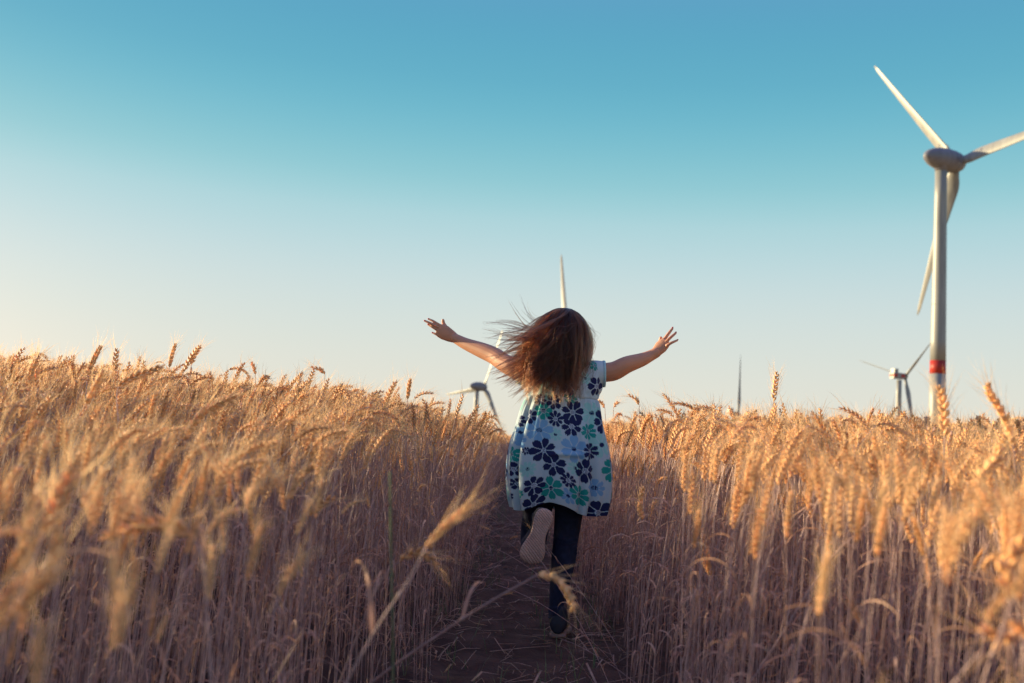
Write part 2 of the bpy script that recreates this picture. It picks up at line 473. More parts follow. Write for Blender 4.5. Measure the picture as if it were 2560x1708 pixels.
# bent-down and broken straws hanging over the path's edges
for _ in range(80):
    y = rr.uniform(2.3, 9) if rr.random() < .8 else rr.uniform(9, 16); sgn = rr.choice((-1, 1)); x = path_x(y) + sgn * rr.uniform(.24, .38)
    tl = rr.uniform(.35, 1.35)
    az = (math.pi if sgn > 0 else 0) + rr.gauss(0, 1.0)
    s = rr.uniform(.3, .7)
    pts.append(((x, y, ground_z(x, y) + .005), (0, tl, az), (s, s, s), NV + rr.randrange(4) if rr.random() < .75 else rr.randrange(NV)))
wf = instancer('wheat_field', pts, fcol)
tag(wf, 'dense ripe golden wheat standing on both sides of the path', 'wheat', kind='stuff')
pts = []
def tufts(x0, x1, y0, y1, dens, keep=lambda x, y: True):
    for _ in range(int((x1 - x0) * (y1 - y0) * dens)):
        x, y = rr.uniform(x0, x1), rr.uniform(y0, y1)
        if not keep(x, y): continue
        dx = abs(x - path_x(y))
        if dx < .5 * max(0, 1 - (y - 17) / 6) and y < 23: continue
        s = 1 + rr.gauss(0, .03)
        pts.append(((x, y, ground_z(x, y)), (0, 0, rr.gauss(0, .8)), (s, s, s), rr.randrange(5)))
tufts(-16, 18, 13.3, 24, 6.5)
tufts(-26, 30, 24, 44, 4.0)
tufts(-14, -5.5, -3, 13.5, 6, lambda x, y: abs(x) > .6 * y + 1)
tufts(4, 12, -3, 13.5, 5, lambda x, y: abs(x) > .6 * y + 1)
tufts(-6, 6, -5, -1.2, 5)
ff = instancer('distant_wheat', pts, tuft)
tag(ff, 'far part of the ripe wheat field reading as one golden mass', 'wheat', kind='stuff')

# ------------------------------------------------------------------ ground
def ground():
    def axis(segs):
        out = []
        for a, b, s in segs:
            n = max(1, int(round((b - a) / s))); out += [a + (b - a) * i / n for i in range(n)]
        return out + [segs[-1][1]]
    xs = axis([(-6000, -800, 800), (-800, -100, 70), (-100, -12, 8), (-12, -1.2, .6), (-1.2, 1.4, .02), (1.4, 12, .6), (12, 100, 8), (100, 800, 70), (800, 6000, 800)])
    ys = axis([(-300, -20, 40), (-20, 2, 1), (2, 9, .025), (9, 20, .25), (20, 60, 2), (60, 700, 20), (700, 7000, 700)])
    rg = np.random.RandomState(3)
    X, Y = np.meshgrid(xs, ys)
    Z = np.array([[ground_z(x, y) for x in xs] for y in ys])
    # clods and footprints near the path
    nz = np.zeros_like(Z)
    for k in range(40):
        f = rg.uniform(8, 60); a = rg.uniform(0, 6.28); ph = rg.uniform(0, 6.28)
        nz += np.sin(f * (X * math.cos(a) + Y * math.sin(a)) + ph) * (.035 / f)
    msk = (np.abs(X) < 2) & (Y > 1.9) & (Y < 9.5)
    Z = Z + nz * msk * 1.3
    nx, ny = len(xs), len(ys)
    vs = np.stack([X.ravel(), Y.ravel(), Z.ravel()], 1)
    idx = np.arange(nx * ny).reshape(ny, nx)
    fs = np.stack([idx[:-1, :-1].ravel(), idx[:-1, 1:].ravel(), idx[1:, 1:].ravel(), idx[1:, :-1].ravel()], 1)
    me = bpy.data.meshes.new('ground'); me.from_pydata(vs.tolist(), [], fs.tolist())
    me.polygons.foreach_set('use_smooth', [True] * len(fs))
    mt, n, l, b = newmat('soil')
    t = n.new('ShaderNodeTexCoord'); z = n.new('ShaderNodeTexNoise'); z.inputs['Scale'].default_value = 9; z.inputs['Detail'].default_value = 9
    l.new(t.outputs['Object'], z.inputs['Vector'])
    r = n.new('ShaderNodeValToRGB'); l.new(z.outputs[0], r.inputs[0])
    r.color_ramp.elements[0].position = .3; r.color_ramp.elements[0].color = (.046, .028, .026, 1)
    r.color_ramp.elements[1].position = .75; r.color_ramp.elements[1].color = (.120, .076, .064, 1)
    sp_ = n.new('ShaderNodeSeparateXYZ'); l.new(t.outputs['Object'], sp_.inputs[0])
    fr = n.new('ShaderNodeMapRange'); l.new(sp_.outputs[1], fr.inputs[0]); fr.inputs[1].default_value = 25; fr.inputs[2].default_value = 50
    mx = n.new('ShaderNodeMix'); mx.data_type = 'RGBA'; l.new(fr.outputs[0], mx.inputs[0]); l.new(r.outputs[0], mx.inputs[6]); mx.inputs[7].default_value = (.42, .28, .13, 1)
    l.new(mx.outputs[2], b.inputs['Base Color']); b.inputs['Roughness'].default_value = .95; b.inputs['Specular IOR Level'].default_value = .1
    z2 = n.new('ShaderNodeTexNoise'); z2.inputs['Scale'].default_value = 70; z2.inputs['Detail'].default_value = 8; l.new(t.outputs['Object'], z2.inputs['Vector'])
    bm = n.new('ShaderNodeBump'); bm.inputs['Strength'].default_value = .6; bm.inputs['Distance'].default_value = .02
    l.new(z2.outputs[0], bm.inputs['Height']); l.new(bm.outputs[0], b.inputs['Normal'])
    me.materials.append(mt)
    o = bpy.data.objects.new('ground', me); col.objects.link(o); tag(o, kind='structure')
ground()

# straw litter, weeds
def litter():
    mb = MB(); q = random.Random(5)
    for _ in range(1300):
        y = 2.3 + 9 * q.random() ** 1.4; x = path_x(y) + q.gauss(0, .27)
        if abs(x - path_x(y)) > .65: continue
        if abs(x - path_x(y)) < .17 and q.random() < .5: continue
        z = ground_z(x, y) + q.uniform(.006, .03)
        a = q.uniform(0, math.pi * 2); ln = q.uniform(.03, .22) * q.random() ** .3; el_ = q.gauss(.06, .12)
        p0 = Vector((x, y, z)); d = Vector((math.cos(a) * math.cos(el_), math.sin(a) * math.cos(el_), abs(math.sin(el_))))
        bend = Vector((q.gauss(0, .015), q.gauss(0, .015), q.uniform(0, .02)))
        if q.random() < .75:
            tube(mb, [p0, p0 + d * ln * .5 + bend, p0 + d * ln], [.0014, .0014, .001], n=3, mat=0, cap=False)
        else:
            s_ = Vector((-d.y, d.x, q.uniform(-.5, .5))) * q.uniform(.0015, .004); pm = p0 + d * ln * .5 + bend * 2
            mb.add([p0 - s_, p0 + s_, pm + s_, pm - s_, p0 + d * ln], [(0, 1, 2, 3), (3, 2, 4)], 1, True)
    o = mb.build('straw_litter', [M_litter, M_litter]); tag(o, 'broken straw and dry leaves strewn over the dark soil of the path', 'straw', kind='stuff')
    mb = MB()
    for _ in range(260):
        y = 2.5 + 8 * q.random() ** 1.3; x = path_x(y) + q.choice((-1, 1)) * q.uniform(.05, .36)
        z = ground_z(x, y); h = q.uniform(.03, .2) * (1.3 if q.random() < .1 else .7); az = q.uniform(0, 6.28)
        for b_ in range(q.choice((1, 1, 2, 3))):
            az += q.uniform(.6, 2); ln = h * q.uniform(.6, 1.1); tl = q.uniform(.05, .5)
            p0 = Vector((x, y, z)); d = Vector((math.cos(az) * math.sin(tl), math.sin(az) * math.sin(tl), math.cos(tl)))
            s_ = Vector((-math.sin(az), math.cos(az), 0)) * .0013; pm = p0 + d * ln * .6; pe = p0 + d * ln + Vector((math.cos(az), math.sin(az), -.2)) * ln * .15
            mb.add([p0 - s_, p0 + s_, pm + s_, pm - s_, pe], [(0, 1, 2, 3), (3, 2, 4)], 0, True)
    o = mb.build('weeds', [M_green]); tag(o, 'thin green weed blades sprouting along the path', 'weeds', kind='stuff')
litter()

# ------------------------------------------------------------------ single stalks that stand out in the photograph
def lone(stem_px, ear_px, d, label, name='wheat_stalk', cat='wheat stalk', thick=1.0, leaves=1, awn=1.0, mat=None, seed=0, dd=0.0, stem_r=.0017, drop=True):
    """stem_px from low to neck, ear_px neck to tip (pixels of the photograph); everything stands at distance d"""
    sp_ = [P(x, y, d - dd * k / max(1, len(stem_px) - 1)) for k, (x, y) in enumerate(stem_px)]
    if drop:
        lo = sp_[0]; dirn = (sp_[0] - sp_[1]) if len(sp_) > 1 else Vector((0, 0, -1))
        gz = ground_z(lo.x, lo.y)
        if dirn.z > -.05: dirn = Vector((dirn.x, dirn.y, -.2))
        sx = dirn / -dirn.z * (lo.z - gz)
        if sx.xy.length > .35: sx = Vector((sx.x * .35 / sx.xy.length, sx.y * .35 / sx.xy.length, sx.z))
        base = Vector((lo.x + sx.x, lo.y + sx.y, gz)); midp = lo.lerp(base, .5) - Vector((sx.x, sx.y, 0)) * .08
        sp_ = [base, midp] + sp_
    e = empty(name, sp_[0])
    off = sp_[0].copy()
    s_ = [Vector(x) - off for x in spline(sp_, 5)]
    ear = [Vector(x) - off for x in spline([P(x, y, d - dd) for x, y in ear_px], 4)] if ear_px else []
    a, b, c = MB(), MB(), MB()
    wheat(9000 + seed, lod=0, stem_to_mb=a, ear_mb=b if ear else None, leaf_mb=c if leaves else None, leaves=leaves, center=(s_, ear), thick=thick, awn=awn, stem_r=stem_r)
    a.build('stem', mat or M_stem, e)
    if ear: b.build('ear', [M_ear, M_awn], e)
    for l_ in split_leaves(c): l_.build('leaf', mat or M_leaf, e)
    tag(e, label, cat)
    return e
lone([(1931, 1065), (1934, 1003)], [(1934, 1003), (1938, 965), (1943, 928)], 3.1, 'tallest upright wheat ear standing against the sky right of the girl', seed=1)
lone([(2358, 1190), (2362, 1090)], [(2362, 1090), (2360, 1020), (2349, 962)], 1.85, 'thick upright wheat ear in front of the foot of the red banded tower', seed=2)
lone([(2540, 1200), (2532, 1110)], [(2532, 1110), (2516, 1055), (2495, 1015), (2476, 985), (2467, 957)], 1.75, 'long wavy wheat ear rising at the right edge against the sky', seed=3, thick=.95)
lone([(1600, 1090), (1598, 1012)], [(1598, 1012), (1590, 998), (1569, 986)], 4.6, 'small nodding wheat ear alone against the sky below her right arm', seed=4, leaves=0)
lone([(1514, 1060), (1512, 1020)], [(1512, 1020), (1505, 1008), (1494, 1001)], 5.2, 'small bowed ear beside the right hip of the dress', seed=41, leaves=0)
lone([(1531, 1075), (1534, 1018)], [(1534, 1018), (1540, 1010), (1546, 1006)], 5.0, 'short slanting ear between the dress and the lone nodding ear', seed=42, leaves=0)
lone([(215, 985), (218, 938)], [(218, 938), (235, 898), (254, 862)], 2.9, 'leaning wheat ear rising above the others on the left skyline', seed=5)
lone([(283, 1000), (285, 942)], [(285, 942), (288, 905), (293, 870)], 3.0, 'upright wheat ear just right of the leaning ear on the left skyline', seed=6)
lone([(420, 960), (423, 918)], [(423, 918), (430, 888), (440, 857)], 3.6, 'slim tilted ear standing clear of the skyline, first of a pair', seed=7)
lone([(476, 960), (478, 912)], [(478, 912), (487, 888), (501, 866)], 3.6, 'slim tilted ear standing clear of the skyline, second and lower of a pair', seed=8)
lone([(638, 975), (638, 936)], [(638, 936), (635, 920), (628, 905)], 4.2, 'short dark upright ear alone on the left skyline', seed=9, leaves=0)
lone([(812, 990), (812, 936)], [(812, 936), (800, 924), (776, 918)], 4.2, 'hooked wheat ear bending left over a thin stem on the left skyline', seed=10, leaves=0)
lone([(1017, 1060), (1019, 998)], [(1019, 998), (1022, 972), (1026, 946)], 3.6, 'dark upright wheat ear on the skyline left of the small turbine', seed=11)
lone([(62, 1030), (68, 965)], [(68, 965), (80, 925), (92, 893)], 2.6, 'blurred thick wheat ear on the skyline near the left edge', seed=12)
lone([(300, 1120), (292, 1000), (296, 966)], [(296, 966), (330, 945), (370, 930), (412, 912)], 2.2, 'dark wheat ear lying nearly level across the left skyline', seed=13, thick=.95)
lone([(120, 1150), (215, 1010)], [(215, 1010), (240, 965), (262, 925)], 2.1, 'dark slanting ear under the left skyline', seed=14)
lone([(925, 1710), (1100, 1585), (1230, 1502), (1345, 1437)], [(1345, 1437), (1385, 1444), (1412, 1470), (1428, 1500), (1438, 1532)], 1.62, 'long bowed wheat stalk arching over the path in front of the standing foot', seed=15, thick=.85, awn=.5, drop=True, stem_r=.0024)
lone([(930, 1590), (1010, 1470), (1066, 1368)], [(1066, 1368), (1105, 1325), (1145, 1287), (1184, 1258)], 1.2, 'blurred wheat ear slanting up over the left path edge', seed=16, thick=.68, awn=.5)
lone([(905, 1560), (955, 1450), (1000, 1402)], [(1000, 1402), (1035, 1382), (1062, 1388), (1100, 1412)], 1.7, 'pale drooping ear curled over the stalks at the left path edge', seed=17, thick=.85)
lone([(982, 1600), (978, 1400), (975, 1180)], [], 1.4, 'bare greenish stem standing upright left of the path', name='green_stem', cat='stem', mat=M_green, leaves=0, seed=18)
lone([(520, 1560), (505, 1400), (478, 1335)], [(478, 1335), (420, 1312), (340, 1312), (250, 1350)], 1.15, 'dark heavy ear bent over sideways in the left foreground', seed=19, thick=1.05)
lone([(60, 1480), (110, 1330)], [(110, 1330), (150, 1240), (190, 1170)], 1.0, 'very blurred slanting ear close to the lens at the left edge', seed=20, thick=1.0)
lone([(130, 1560), (140, 1440)], [(140, 1440), (142, 1380), (150, 1310)], 1.0, 'glowing blurred upright ear at the far left', seed=21, thick=.9)
lone([(2480, 1640), (2540, 1490)], [(2480 + 60, 1490), (2515, 1440), (2545, 1380), (2580, 1330)], .95, 'large blurred ear slanting out of the right edge', seed=22)
lone([(2640, 1700), (2600, 1600)], [(2600, 1600), (2560, 1570), (2500, 1600), (2455, 1560)], 1.0, 'grey blurred ear drooping into the lower right corner', seed=23)
lone([(2195, 1500), (2197, 1300), (2190, 1195)], [(2190, 1195), (2180, 1160), (2215, 1150), (2262, 1182)], 1.9, 'dark ear hooked over a straight stem on the right side', seed=24)
lone([(2060, 1420), (2150, 1330), (2185, 1290)], [(2185, 1290), (2150, 1240), (2110, 1205), (2060, 1180)], 1.8, 'glowing ear slanting left among the right hand stalks', seed=25)
lone([(2640, 1330), (2460, 1260)], [(2440, 1250), (2455, 1190), (2490, 1150), (2500, 1110)], 1.6, 'bright golden ear near the right edge below the skyline', seed=26)
lone([(1600, 1400), (1605, 1300)], [(1605, 1300), (1600, 1262), (1608, 1215)], 2.9, 'pale upright ear at the right path edge beside the dress', seed=27)
lone([(1840, 1620), (1790, 1440)], [(1775, 1440), (1765, 1400), (1755, 1345), (1745, 1280)], 2.2, 'pale upright ear on a long curved stem right of the path', seed=28)
lone([(690, 1340), (720, 1250)], [(720, 1250), (750, 1190), (790, 1160)], 1.9, 'pale slanting ear in the shaded left wheat', seed=29)
lone([(440, 1140), (460, 1100)], [(460, 1100), (500, 1040), (545, 1010), (600, 985)], 2.0, 'grey slanting ear under the left skyline right of the dark level ear', seed=30)
lone([(765, 1430), (775, 1290)], [(775, 1290), (800, 1262), (840, 1240)], 2.0, 'thin pale ear tilted right in the shaded left wheat', seed=31)
lone([(1275, 1130), (1256, 1082)], [(1256, 1082), (1245, 1072), (1232, 1070)], 6.0, 'tiny dark hooked ear in the gap left of the dress', seed=32, leaves=0)

# ------------------------------------------------------------------ wind turbines
def turbine_white(name='turbine_white', k=1.0):
    mt, n, l, b = newmat(name)
    t = n.new('ShaderNodeTexCoord'); z = n.new('ShaderNodeTexNoise'); z.inputs['Scale'].default_value = .35; z.inputs['Detail'].default_value = 6
    mp = n.new('ShaderNodeMapping'); mp.inputs['Scale'].default_value = (3, 3, .4); l.new(t.outputs['Object'], mp.inputs[0]); l.new(mp.outputs[0], z.inputs['Vector'])
    r = n.new('ShaderNodeValToRGB'); l.new(z.outputs[0], r.inputs[0])
    r.color_ramp.elements[0].position = .3; r.color_ramp.elements[0].color = (.19 * k, .19 * k, .20 * k ** .5, 1)
    r.color_ramp.elements[1].position = .65; r.color_ramp.elements[1].color = (.27 * k, .27 * k, .277 * k ** .5, 1)
    l.new(r.outputs[0], b.inputs['Base Color']); b.inputs['Roughness'].default_value = .45
    return mt
M_tw = turbine_white()
M_nac = turbine_white('nacelle_white_shaded', .66)  # turbine white darkened: shade painted into the nacelle and hub colour
M_tr = plain('red_paint', (.36, .028, .022), .5, .22, .5)
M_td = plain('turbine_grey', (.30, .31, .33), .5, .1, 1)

def turbine(hx, hy, d, az, phis, label, pitch=8, kind='egg', band=None, Rr=41.0, cone=0, tilt=0.0):
    hub = P(hx, hy, d)
    a = Vector((math.sin(R(az)), math.cos(R(az)), 0))       # rotor axis, nacelle -> hub
    h = Vector((a.y, -a.x, 0))                               # horizontal in rotor plane
    back = 5.6 if kind == 'egg' else 4.2
    tc_ = hub - a * back                                     # tower centre line
    gz = ground_z(tc_.x, tc_.y) - .5
    e = empty('wind_turbine', (tc_.x, tc_.y, gz)); o0 = Vector(e.location)
    # tower
    ztop = hub.z - 2.4
    mb = MB(); H = ztop - gz
    zs = [gz + H * i / 14 for i in range(15)]
    prof = lambda z: (1.42 + .95 * ((ztop - z) / 100) ** 1.1) if z < ztop else 1.42
    if band:
        zb1 = P(hx, band[0], tc_.y).z; zb0 = P(hx, band[1], tc_.y).z
        zs = sorted([z for z in zs if not zb0 - .5 < z < zb1 + .5] + [zb0, zb1])
        lo = [z for z in zs if z <= zb0]; hi = [z for z in zs if z >= zb1]
        for seg in (lo, hi): tube(mb, [Vector((tc_.x, tc_.y, z)) - o0 for z in seg], [prof(z) for z in seg], n=40, cap=True)
        mr_ = MB(); tube(mr_, [Vector((tc_.x, tc_.y, z)) - o0 for z in (zb0, zb1)], [prof(z) + .01 for z in (zb0, zb1)], n=40, cap=True)
        tw = mb.build('tower', M_tw, e); mr_.build('red_band', M_tr, tw)
    else:
        tube(mb, [Vector((tc_.x, tc_.y, z)) - o0 for z in zs], [prof(z) for z in zs], n=40, cap=True); tw = mb.build('tower', M_tw, e)
    # door and flange rings near the foot
    df = MB()
    for z in (gz + H * .33, gz + H * .66):
        tube(df, [Vector((tc_.x, tc_.y, z - .08)) - o0, Vector((tc_.x, tc_.y, z + .08)) - o0], [prof(z) + .012] * 2, n=40)
    df.build('flange', M_tw, tw)
    # nacelle
    mb = MB()
    zt = Vector((0, 0, 1))
    if kind == 'egg':
        prof_n = [(-11.6, .05), (-11.3, .75), (-10.4, 1.5), (-9, 2.15), (-7.2, 2.6), (-5.2, 2.85), (-3.2, 2.9), (-1.9, 2.85), (-1.75, 2.7)]
        tube(mb, [hub + a * t - o0 for t, _ in prof_n], [r_ for _, r_ in prof_n], n=36, ref=zt)
        for t_ in (-8.2, -4.4): tube(mb, [hub + a * (t_ - .06) - o0, hub + a * (t_ + .06) - o0], [np.interp(t_, [p_[0] for p_ in prof_n], [p_[1] for p_ in prof_n]) + .03] * 2, n=36, ref=zt)
        tube(mb, [Vector((tc_.x, tc_.y, ztop - .8)) - o0, Vector((tc_.x, tc_.y, ztop + .4)) - o0, Vector((tc_.x, tc_.y, ztop + 1.2)) - o0], [1.44, 1.75, 2.3], n=36)
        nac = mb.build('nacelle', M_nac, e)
        mb = MB()
        for t_, hh in ((-6.4, .8), (-3.4, 1.3)):
            p0 = hub + a * t_ + zt * 2.6 - o0
            tube(mb, [p0, p0 + zt * hh], [.09, .07], n=8)
            ellipsoid(mb, p0 + zt * (hh + .1), (.22, .22, .16), nu=10, nv=6)
            if t_ > -4: tube(mb, [p0 + zt * hh * .6 - h * .7, p0 + zt * hh * .6 + h * .7], [.06, .06], n=6)
        mb.build('wind_sensor', M_tw, nac)
        mb = MB()   # hub / spinner
        prof_h = [(-1.65, 2.75), (-1.2, 2.75), (-.2, 2.6), (1.2, 2.0), (2.1, 1.2), (2.6, .4), (2.68, .05)]
        tube(mb, [hub + a * t - o0 for t, _ in prof_h], [r_ for _, r_ in prof_h], n=36, ref=zt)
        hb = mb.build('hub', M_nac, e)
    else:
        Ln, Wn, Hn = 9.5, 1.75, 1.8
        def box(m_, t0, t1, w_, z0, z1, bev=.35):
            ring = [(-w_, z0 + bev), (-w_ + bev, z0), (w_ - bev, z0), (w_, z0 + bev), (w_, z1 - bev), (w_ - bev, z1), (-w_ + bev, z1), (-w_, z1 - bev)]
            vs = [hub + a * t + h * x + zt * z - o0 for t in (t0, t1) for x, z in ring]
            m_.add(vs, [tuple(range(8)), tuple(range(15, 7, -1))] + [(i, (i + 1) % 8 + 0, (i + 1) % 8 + 8, i + 8) for i in range(8)], 0, False)
        box(mb, -Ln, -1.6, Wn, -Hn, Hn * .9); nac = mb.build('nacelle', M_tw, e)
        mb = MB(); box(mb, -Ln - .02, -Ln + 2.6, Wn + .03, -.9, .9, .05); box(mb, -4.3, -1.7, Wn + .03, -.9, .9, .05); mb.build('red_stripe', M_tr, nac)
        mb = MB(); box(mb, -Ln + .6, -Ln + 3.4, Wn * .85, Hn * .9 + .02, Hn * .9 + 2.2, .15); mb.build('cooler', M_tw, nac)
        mb = MB(); pf = [(-1.6, 1.3), (-1.0, 1.55), (.6, 1.5), (1.5, .9), (1.9, .1)]
        tube(mb, [hub + a * t - o0 for t, _ in pf], [r_ for _, r_ in pf], n=28, ref=zt); hb = mb.build('hub', M_tw, e)
    # blades
    for ph in phis:
        zr = zt * math.cos(R(tilt)) - a * math.sin(R(tilt))
        u = zr * math.cos(R(ph)) + h * math.sin(R(ph)); tdir = h * math.cos(R(ph)) - zr * math.sin(R(ph))
        mb = MB(); K = 26; n = 20; vs = []
        for k in range(K + 1):
            s = k / K; r_ = 1.6 + (Rr - 1.6) * s
            if kind == 'egg':
                ch = np.interp(s, [0, .03, .09, .2, .5, .85, .97, 1], [2.3, 2.7, 3.75, 3.3, 2.15, 1.25, .9, .25])
                th = np.interp(s, [0, .04, .10, .3, 1], [2.1, 1.5, .95, .55, .07])
            else:
                ch = np.interp(s, [0, .05, .2, .5, .85, 1], [1.7, 1.8, 2.9, 1.9, 1.05, .2]); th = np.interp(s, [0, .05, .2, .4, 1], [1.7, 1.6, .8, .42, .05])
            tw_ = R(pitch + 22 * (1 - s) ** 2)
            cd = tdir * math.cos(tw_) - a * math.sin(tw_); nd = a * math.cos(tw_) + tdir * math.sin(tw_)
            c0 = hub + u * r_ + a * (cone * s * s) - o0
            for j in range(n):
                an = 2 * math.pi * j / n; cx = math.cos(an) * .5; tz = math.sin(an) * .5 * (1 - .45 * max(0, -math.cos(an)) * min(1, s * 8))
                off = .0 if s < .03 else .12 * min(1, (s - .03) * 10)
                vs.append(c0 + cd * (cx - off) * ch + nd * tz * th)
        fs = [(k * n + j, k * n + (j + 1) % n, (k + 1) * n + (j + 1) % n, (k + 1) * n + j) for k in range(K) for j in range(n)] + [tuple(range(n))[::-1], tuple(K * n + j for j in range(n))]
        mb.add(vs, fs); mb.build('blade', M_tw, e)
    tag(e, label, 'wind turbine', 'wind turbines beyond the wheat field')
    return e
turbine(2391.3, 407.8, 248, 63.2, (-36.3, 83.7, 203.7), 'tallest white wind turbine at the right with a red band round its tower', band=(905, 938), cone=.6, tilt=8)
turbine(1209.7, 968, 655, 49.4, (23, 143, -97), 'small white wind turbine below the girl\'s left arm')
turbine(1421, 900, 339, 78, (-24, 96, 216), 'wind turbine hidden behind the girl with one blade rising above her head', pitch=-40, Rr=43.5)
turbine(2262.6, 941.5, 566, 69, (46.7, -73.3, 166.7), 'distant turbine with red striped boxy nacelle beside the tall tower', kind='box', pitch=62)
turbine(1846, 1036, 680, 60, (0, 120, 240), 'far turbine showing only one thin dark upright blade above the wheat', kind='box', pitch=75)

# ------------------------------------------------------------------ the girl
GD = 3.63
def G(px, py, dy=0.0): return P(px, py, GD + dy)
person = empty('person', (G(1395, 1572).x, GD, 0.0)); PO = Vector(person.location)
M_skin = plain('skin', (.52, .25, .165), .5, .06, 30, .35, sss=.12)
M_nail = plain('red_nail_polish', (.45, .01, .03), .5, spec=.3)
M_leg = plain('navy_leggings', (.016, .021, .055), .85, .3, 45, .25)
M_shoe = plain('dark_shoe', (.014, .017, .032), .6, .2, 50, .35)
M_eye = plain('eye_white', (.62, .58, .55), .3)
M_iris = plain('brown_iris', (.03, .015, .008), .2)

def gpts(L_): return [G(*p) - PO for p in L_]
def remesh(mb, name, mat, parent, vox, smooth=4, fac=.5):
    me = mb.mesh(name + '_raw', [mat]); o = bpy.data.objects.new(name + '_raw', me); col.objects.link(o)
    r = o.modifiers.new('r', 'REMESH'); r.mode = 'VOXEL'; r.voxel_size = vox; r.use_smooth_shade = True
    s = o.modifiers.new('s', 'SMOOTH'); s.iterations = smooth; s.factor = fac
    dg = bpy.context.evaluated_depsgraph_get(); dg.update()
    me2 = bpy.data.meshes.new_from_object(o.evaluated_get(dg)); me2.name = name
    me2.polygons.foreach_set('use_smooth', [True] * len(me2.polygons))
    bpy.data.objects.remove(o); bpy.data.meshes.remove(me)
    me2.materials.clear(); me2.materials.append(mat)
    o2 = bpy.data.objects.new(name, me2); col.objects.link(o2); o2.parent = parent
    return o2

def limb(mb, pts, rads, n=16, k=5, ref=None):
    """smooth tapered limb with rounded ends through given points"""
    pr = [list(p) + (list(r) if isinstance(r, (tuple, list)) else [r, r]) for p, r in zip(pts, rads)]
    s = spline(pr, k)
    P_ = [Vector(x[:3]) for x in s]; rd = [(x[3], x[4]) for x in s]
    d0 = (P_[0] - P_[1]).normalized(); d1 = (P_[-1] - P_[-2]).normalized()
    a, b = [], []
    for t in (.95, .7, .4):
        a.append((P_[0] + d0 * min(rd[0]) * math.sqrt(max(0, 1 - (1 - t) ** 2)) * (t ** .3), None)); 
    caps0 = [(P_[0] + d0 * min(rd[0]) * math.sin(x), math.cos(x)) for x in (1.45, 1.1, .7, .35)]
    caps1 = [(P_[-1] + d1 * min(rd[-1]) * math.sin(x), math.cos(x)) for x in (.35, .7, 1.1, 1.45)]
    PP = [c[0] for c in caps0] + P_ + [c[0] for c in caps1]
    RR = [(rd[0][0] * c[1], rd[0][1] * c[1]) for c in caps0] + rd + [(rd[-1][0] * c[1], rd[-1][1] * c[1]) for c in caps1]
    tube(mb, PP, RR, n=n, cap=True, ref=ref)

mm = 1 / 686.0     # one pixel of the photograph at the girl's distance
HEADC = G(1410, 834, .03) - PO
body = MB()
Y_ = Vector((0, 1, 0))
# torso (under the dress): side x depth radii
limb(body, gpts([(1402, 1205, 0), (1404, 1120, 0), (1405, 1050, 0), (1406, 985, .01), (1407, 935, .015), (1408, 915, .02)]),
     [(.080, .066), (.094, .072), (.084, .064), (.092, .07), (.10, .065), (.075, .05)], n=28, ref=Y_)
# neck, head, jaw, nose, ears
limb(body, gpts([(1408, 930, .02), (1409, 880, .03)]), [.033, .034], n=18)
ellipsoid(body, HEADC, (.066, .080, .086), nu=32, nv=24)
ellipsoid(body, HEADC + Vector((0, .035, -.050)), (.048, .048, .048), nu=24, nv=18)
ellipsoid(body, HEADC + Vector((0, .085, -.022)), (.009, .014, .016), nu=12, nv=10)
ellipsoid(body, HEADC + Vector((0, .080, -.052)), (.017, .008, .006), nu=12, nv=10)
for s in (-1, 1): ellipsoid(body, HEADC + Vector((s * .067, .0, -.016)), (.008, .015, .022), nu=12, nv=10)
# arms
limb(body, gpts([(1322, 938, .01), (1290, 922, .01), (1262, 908, .04), (1236, 890, .08), (1205, 876, .115), (1165, 860, .155), (1138, 846, .18)]),
     [.040, .038, .034, .0325, .030, .023, .0185])
limb(body, gpts([(1478, 936, .01), (1505, 932, .01), (1535, 928, .0), (1567, 912, -.01), (1603, 900, -.0), (1625, 890, .01), (1640, 882, .01)]),
     [.042, .036, .035, .0315, .0255, .021, .0195])
# left palm and fingers (back of the hand to the camera, thumb up)
tube(body, gpts([(1142, 848, 0.185), (1128, 841, 0.185), (1112, 832, 0.182), (1100, 826, 0.180), (1093, 823, 0.180)]), [(.017, .014), (.024, .013), (.029, .012), (.027, .010), (.020, .008)], n=18, ref=Y_)
ellipsoid(body, G(1118, 834, 0.184) - PO, (.024, .012, .024))
FL = [  # joints, radii
    ([(1104, 816, 0.180), (1094, 810, 0.174), (1083, 803, 0.174), (1073, 798.5, 0.182)], 'index'),
    ([(1101, 822, 0.180), (1089, 815, 0.170), (1075, 808, 0.170), (1063.5, 803, 0.178)], 'middle'),
    ([(1101, 829, 0.182), (1091, 824, 0.174), (1081, 818, 0.174), (1072, 812.5, 0.182)], 'ring'),
    ([(1105, 839, 0.184), (1098, 839.5, 0.178), (1090, 836, 0.178), (1082.5, 832.5, 0.184)], 'pinky')]
FR = {'index': [.0080, .0072, .0064, .0054], 'middle': [.0082, .0074, .0066, .0056], 'ring': [.0080, .0070, .0062, .0054], 'pinky': [.0076, .0064, .0056, .0048], 'thumb': [.0105, .0088, .0072, .0060]}
for js, nm in FL: limb(body, gpts(js), [r_ * .78 for r_ in FR[nm]], n=12, k=3)
limb(body, gpts([(1125, 832, 0.188), (1114, 818, 0.194), (1109, 809, 0.196), (1107.5, 801, 0.194)]), FR['thumb'], n=12, k=3)
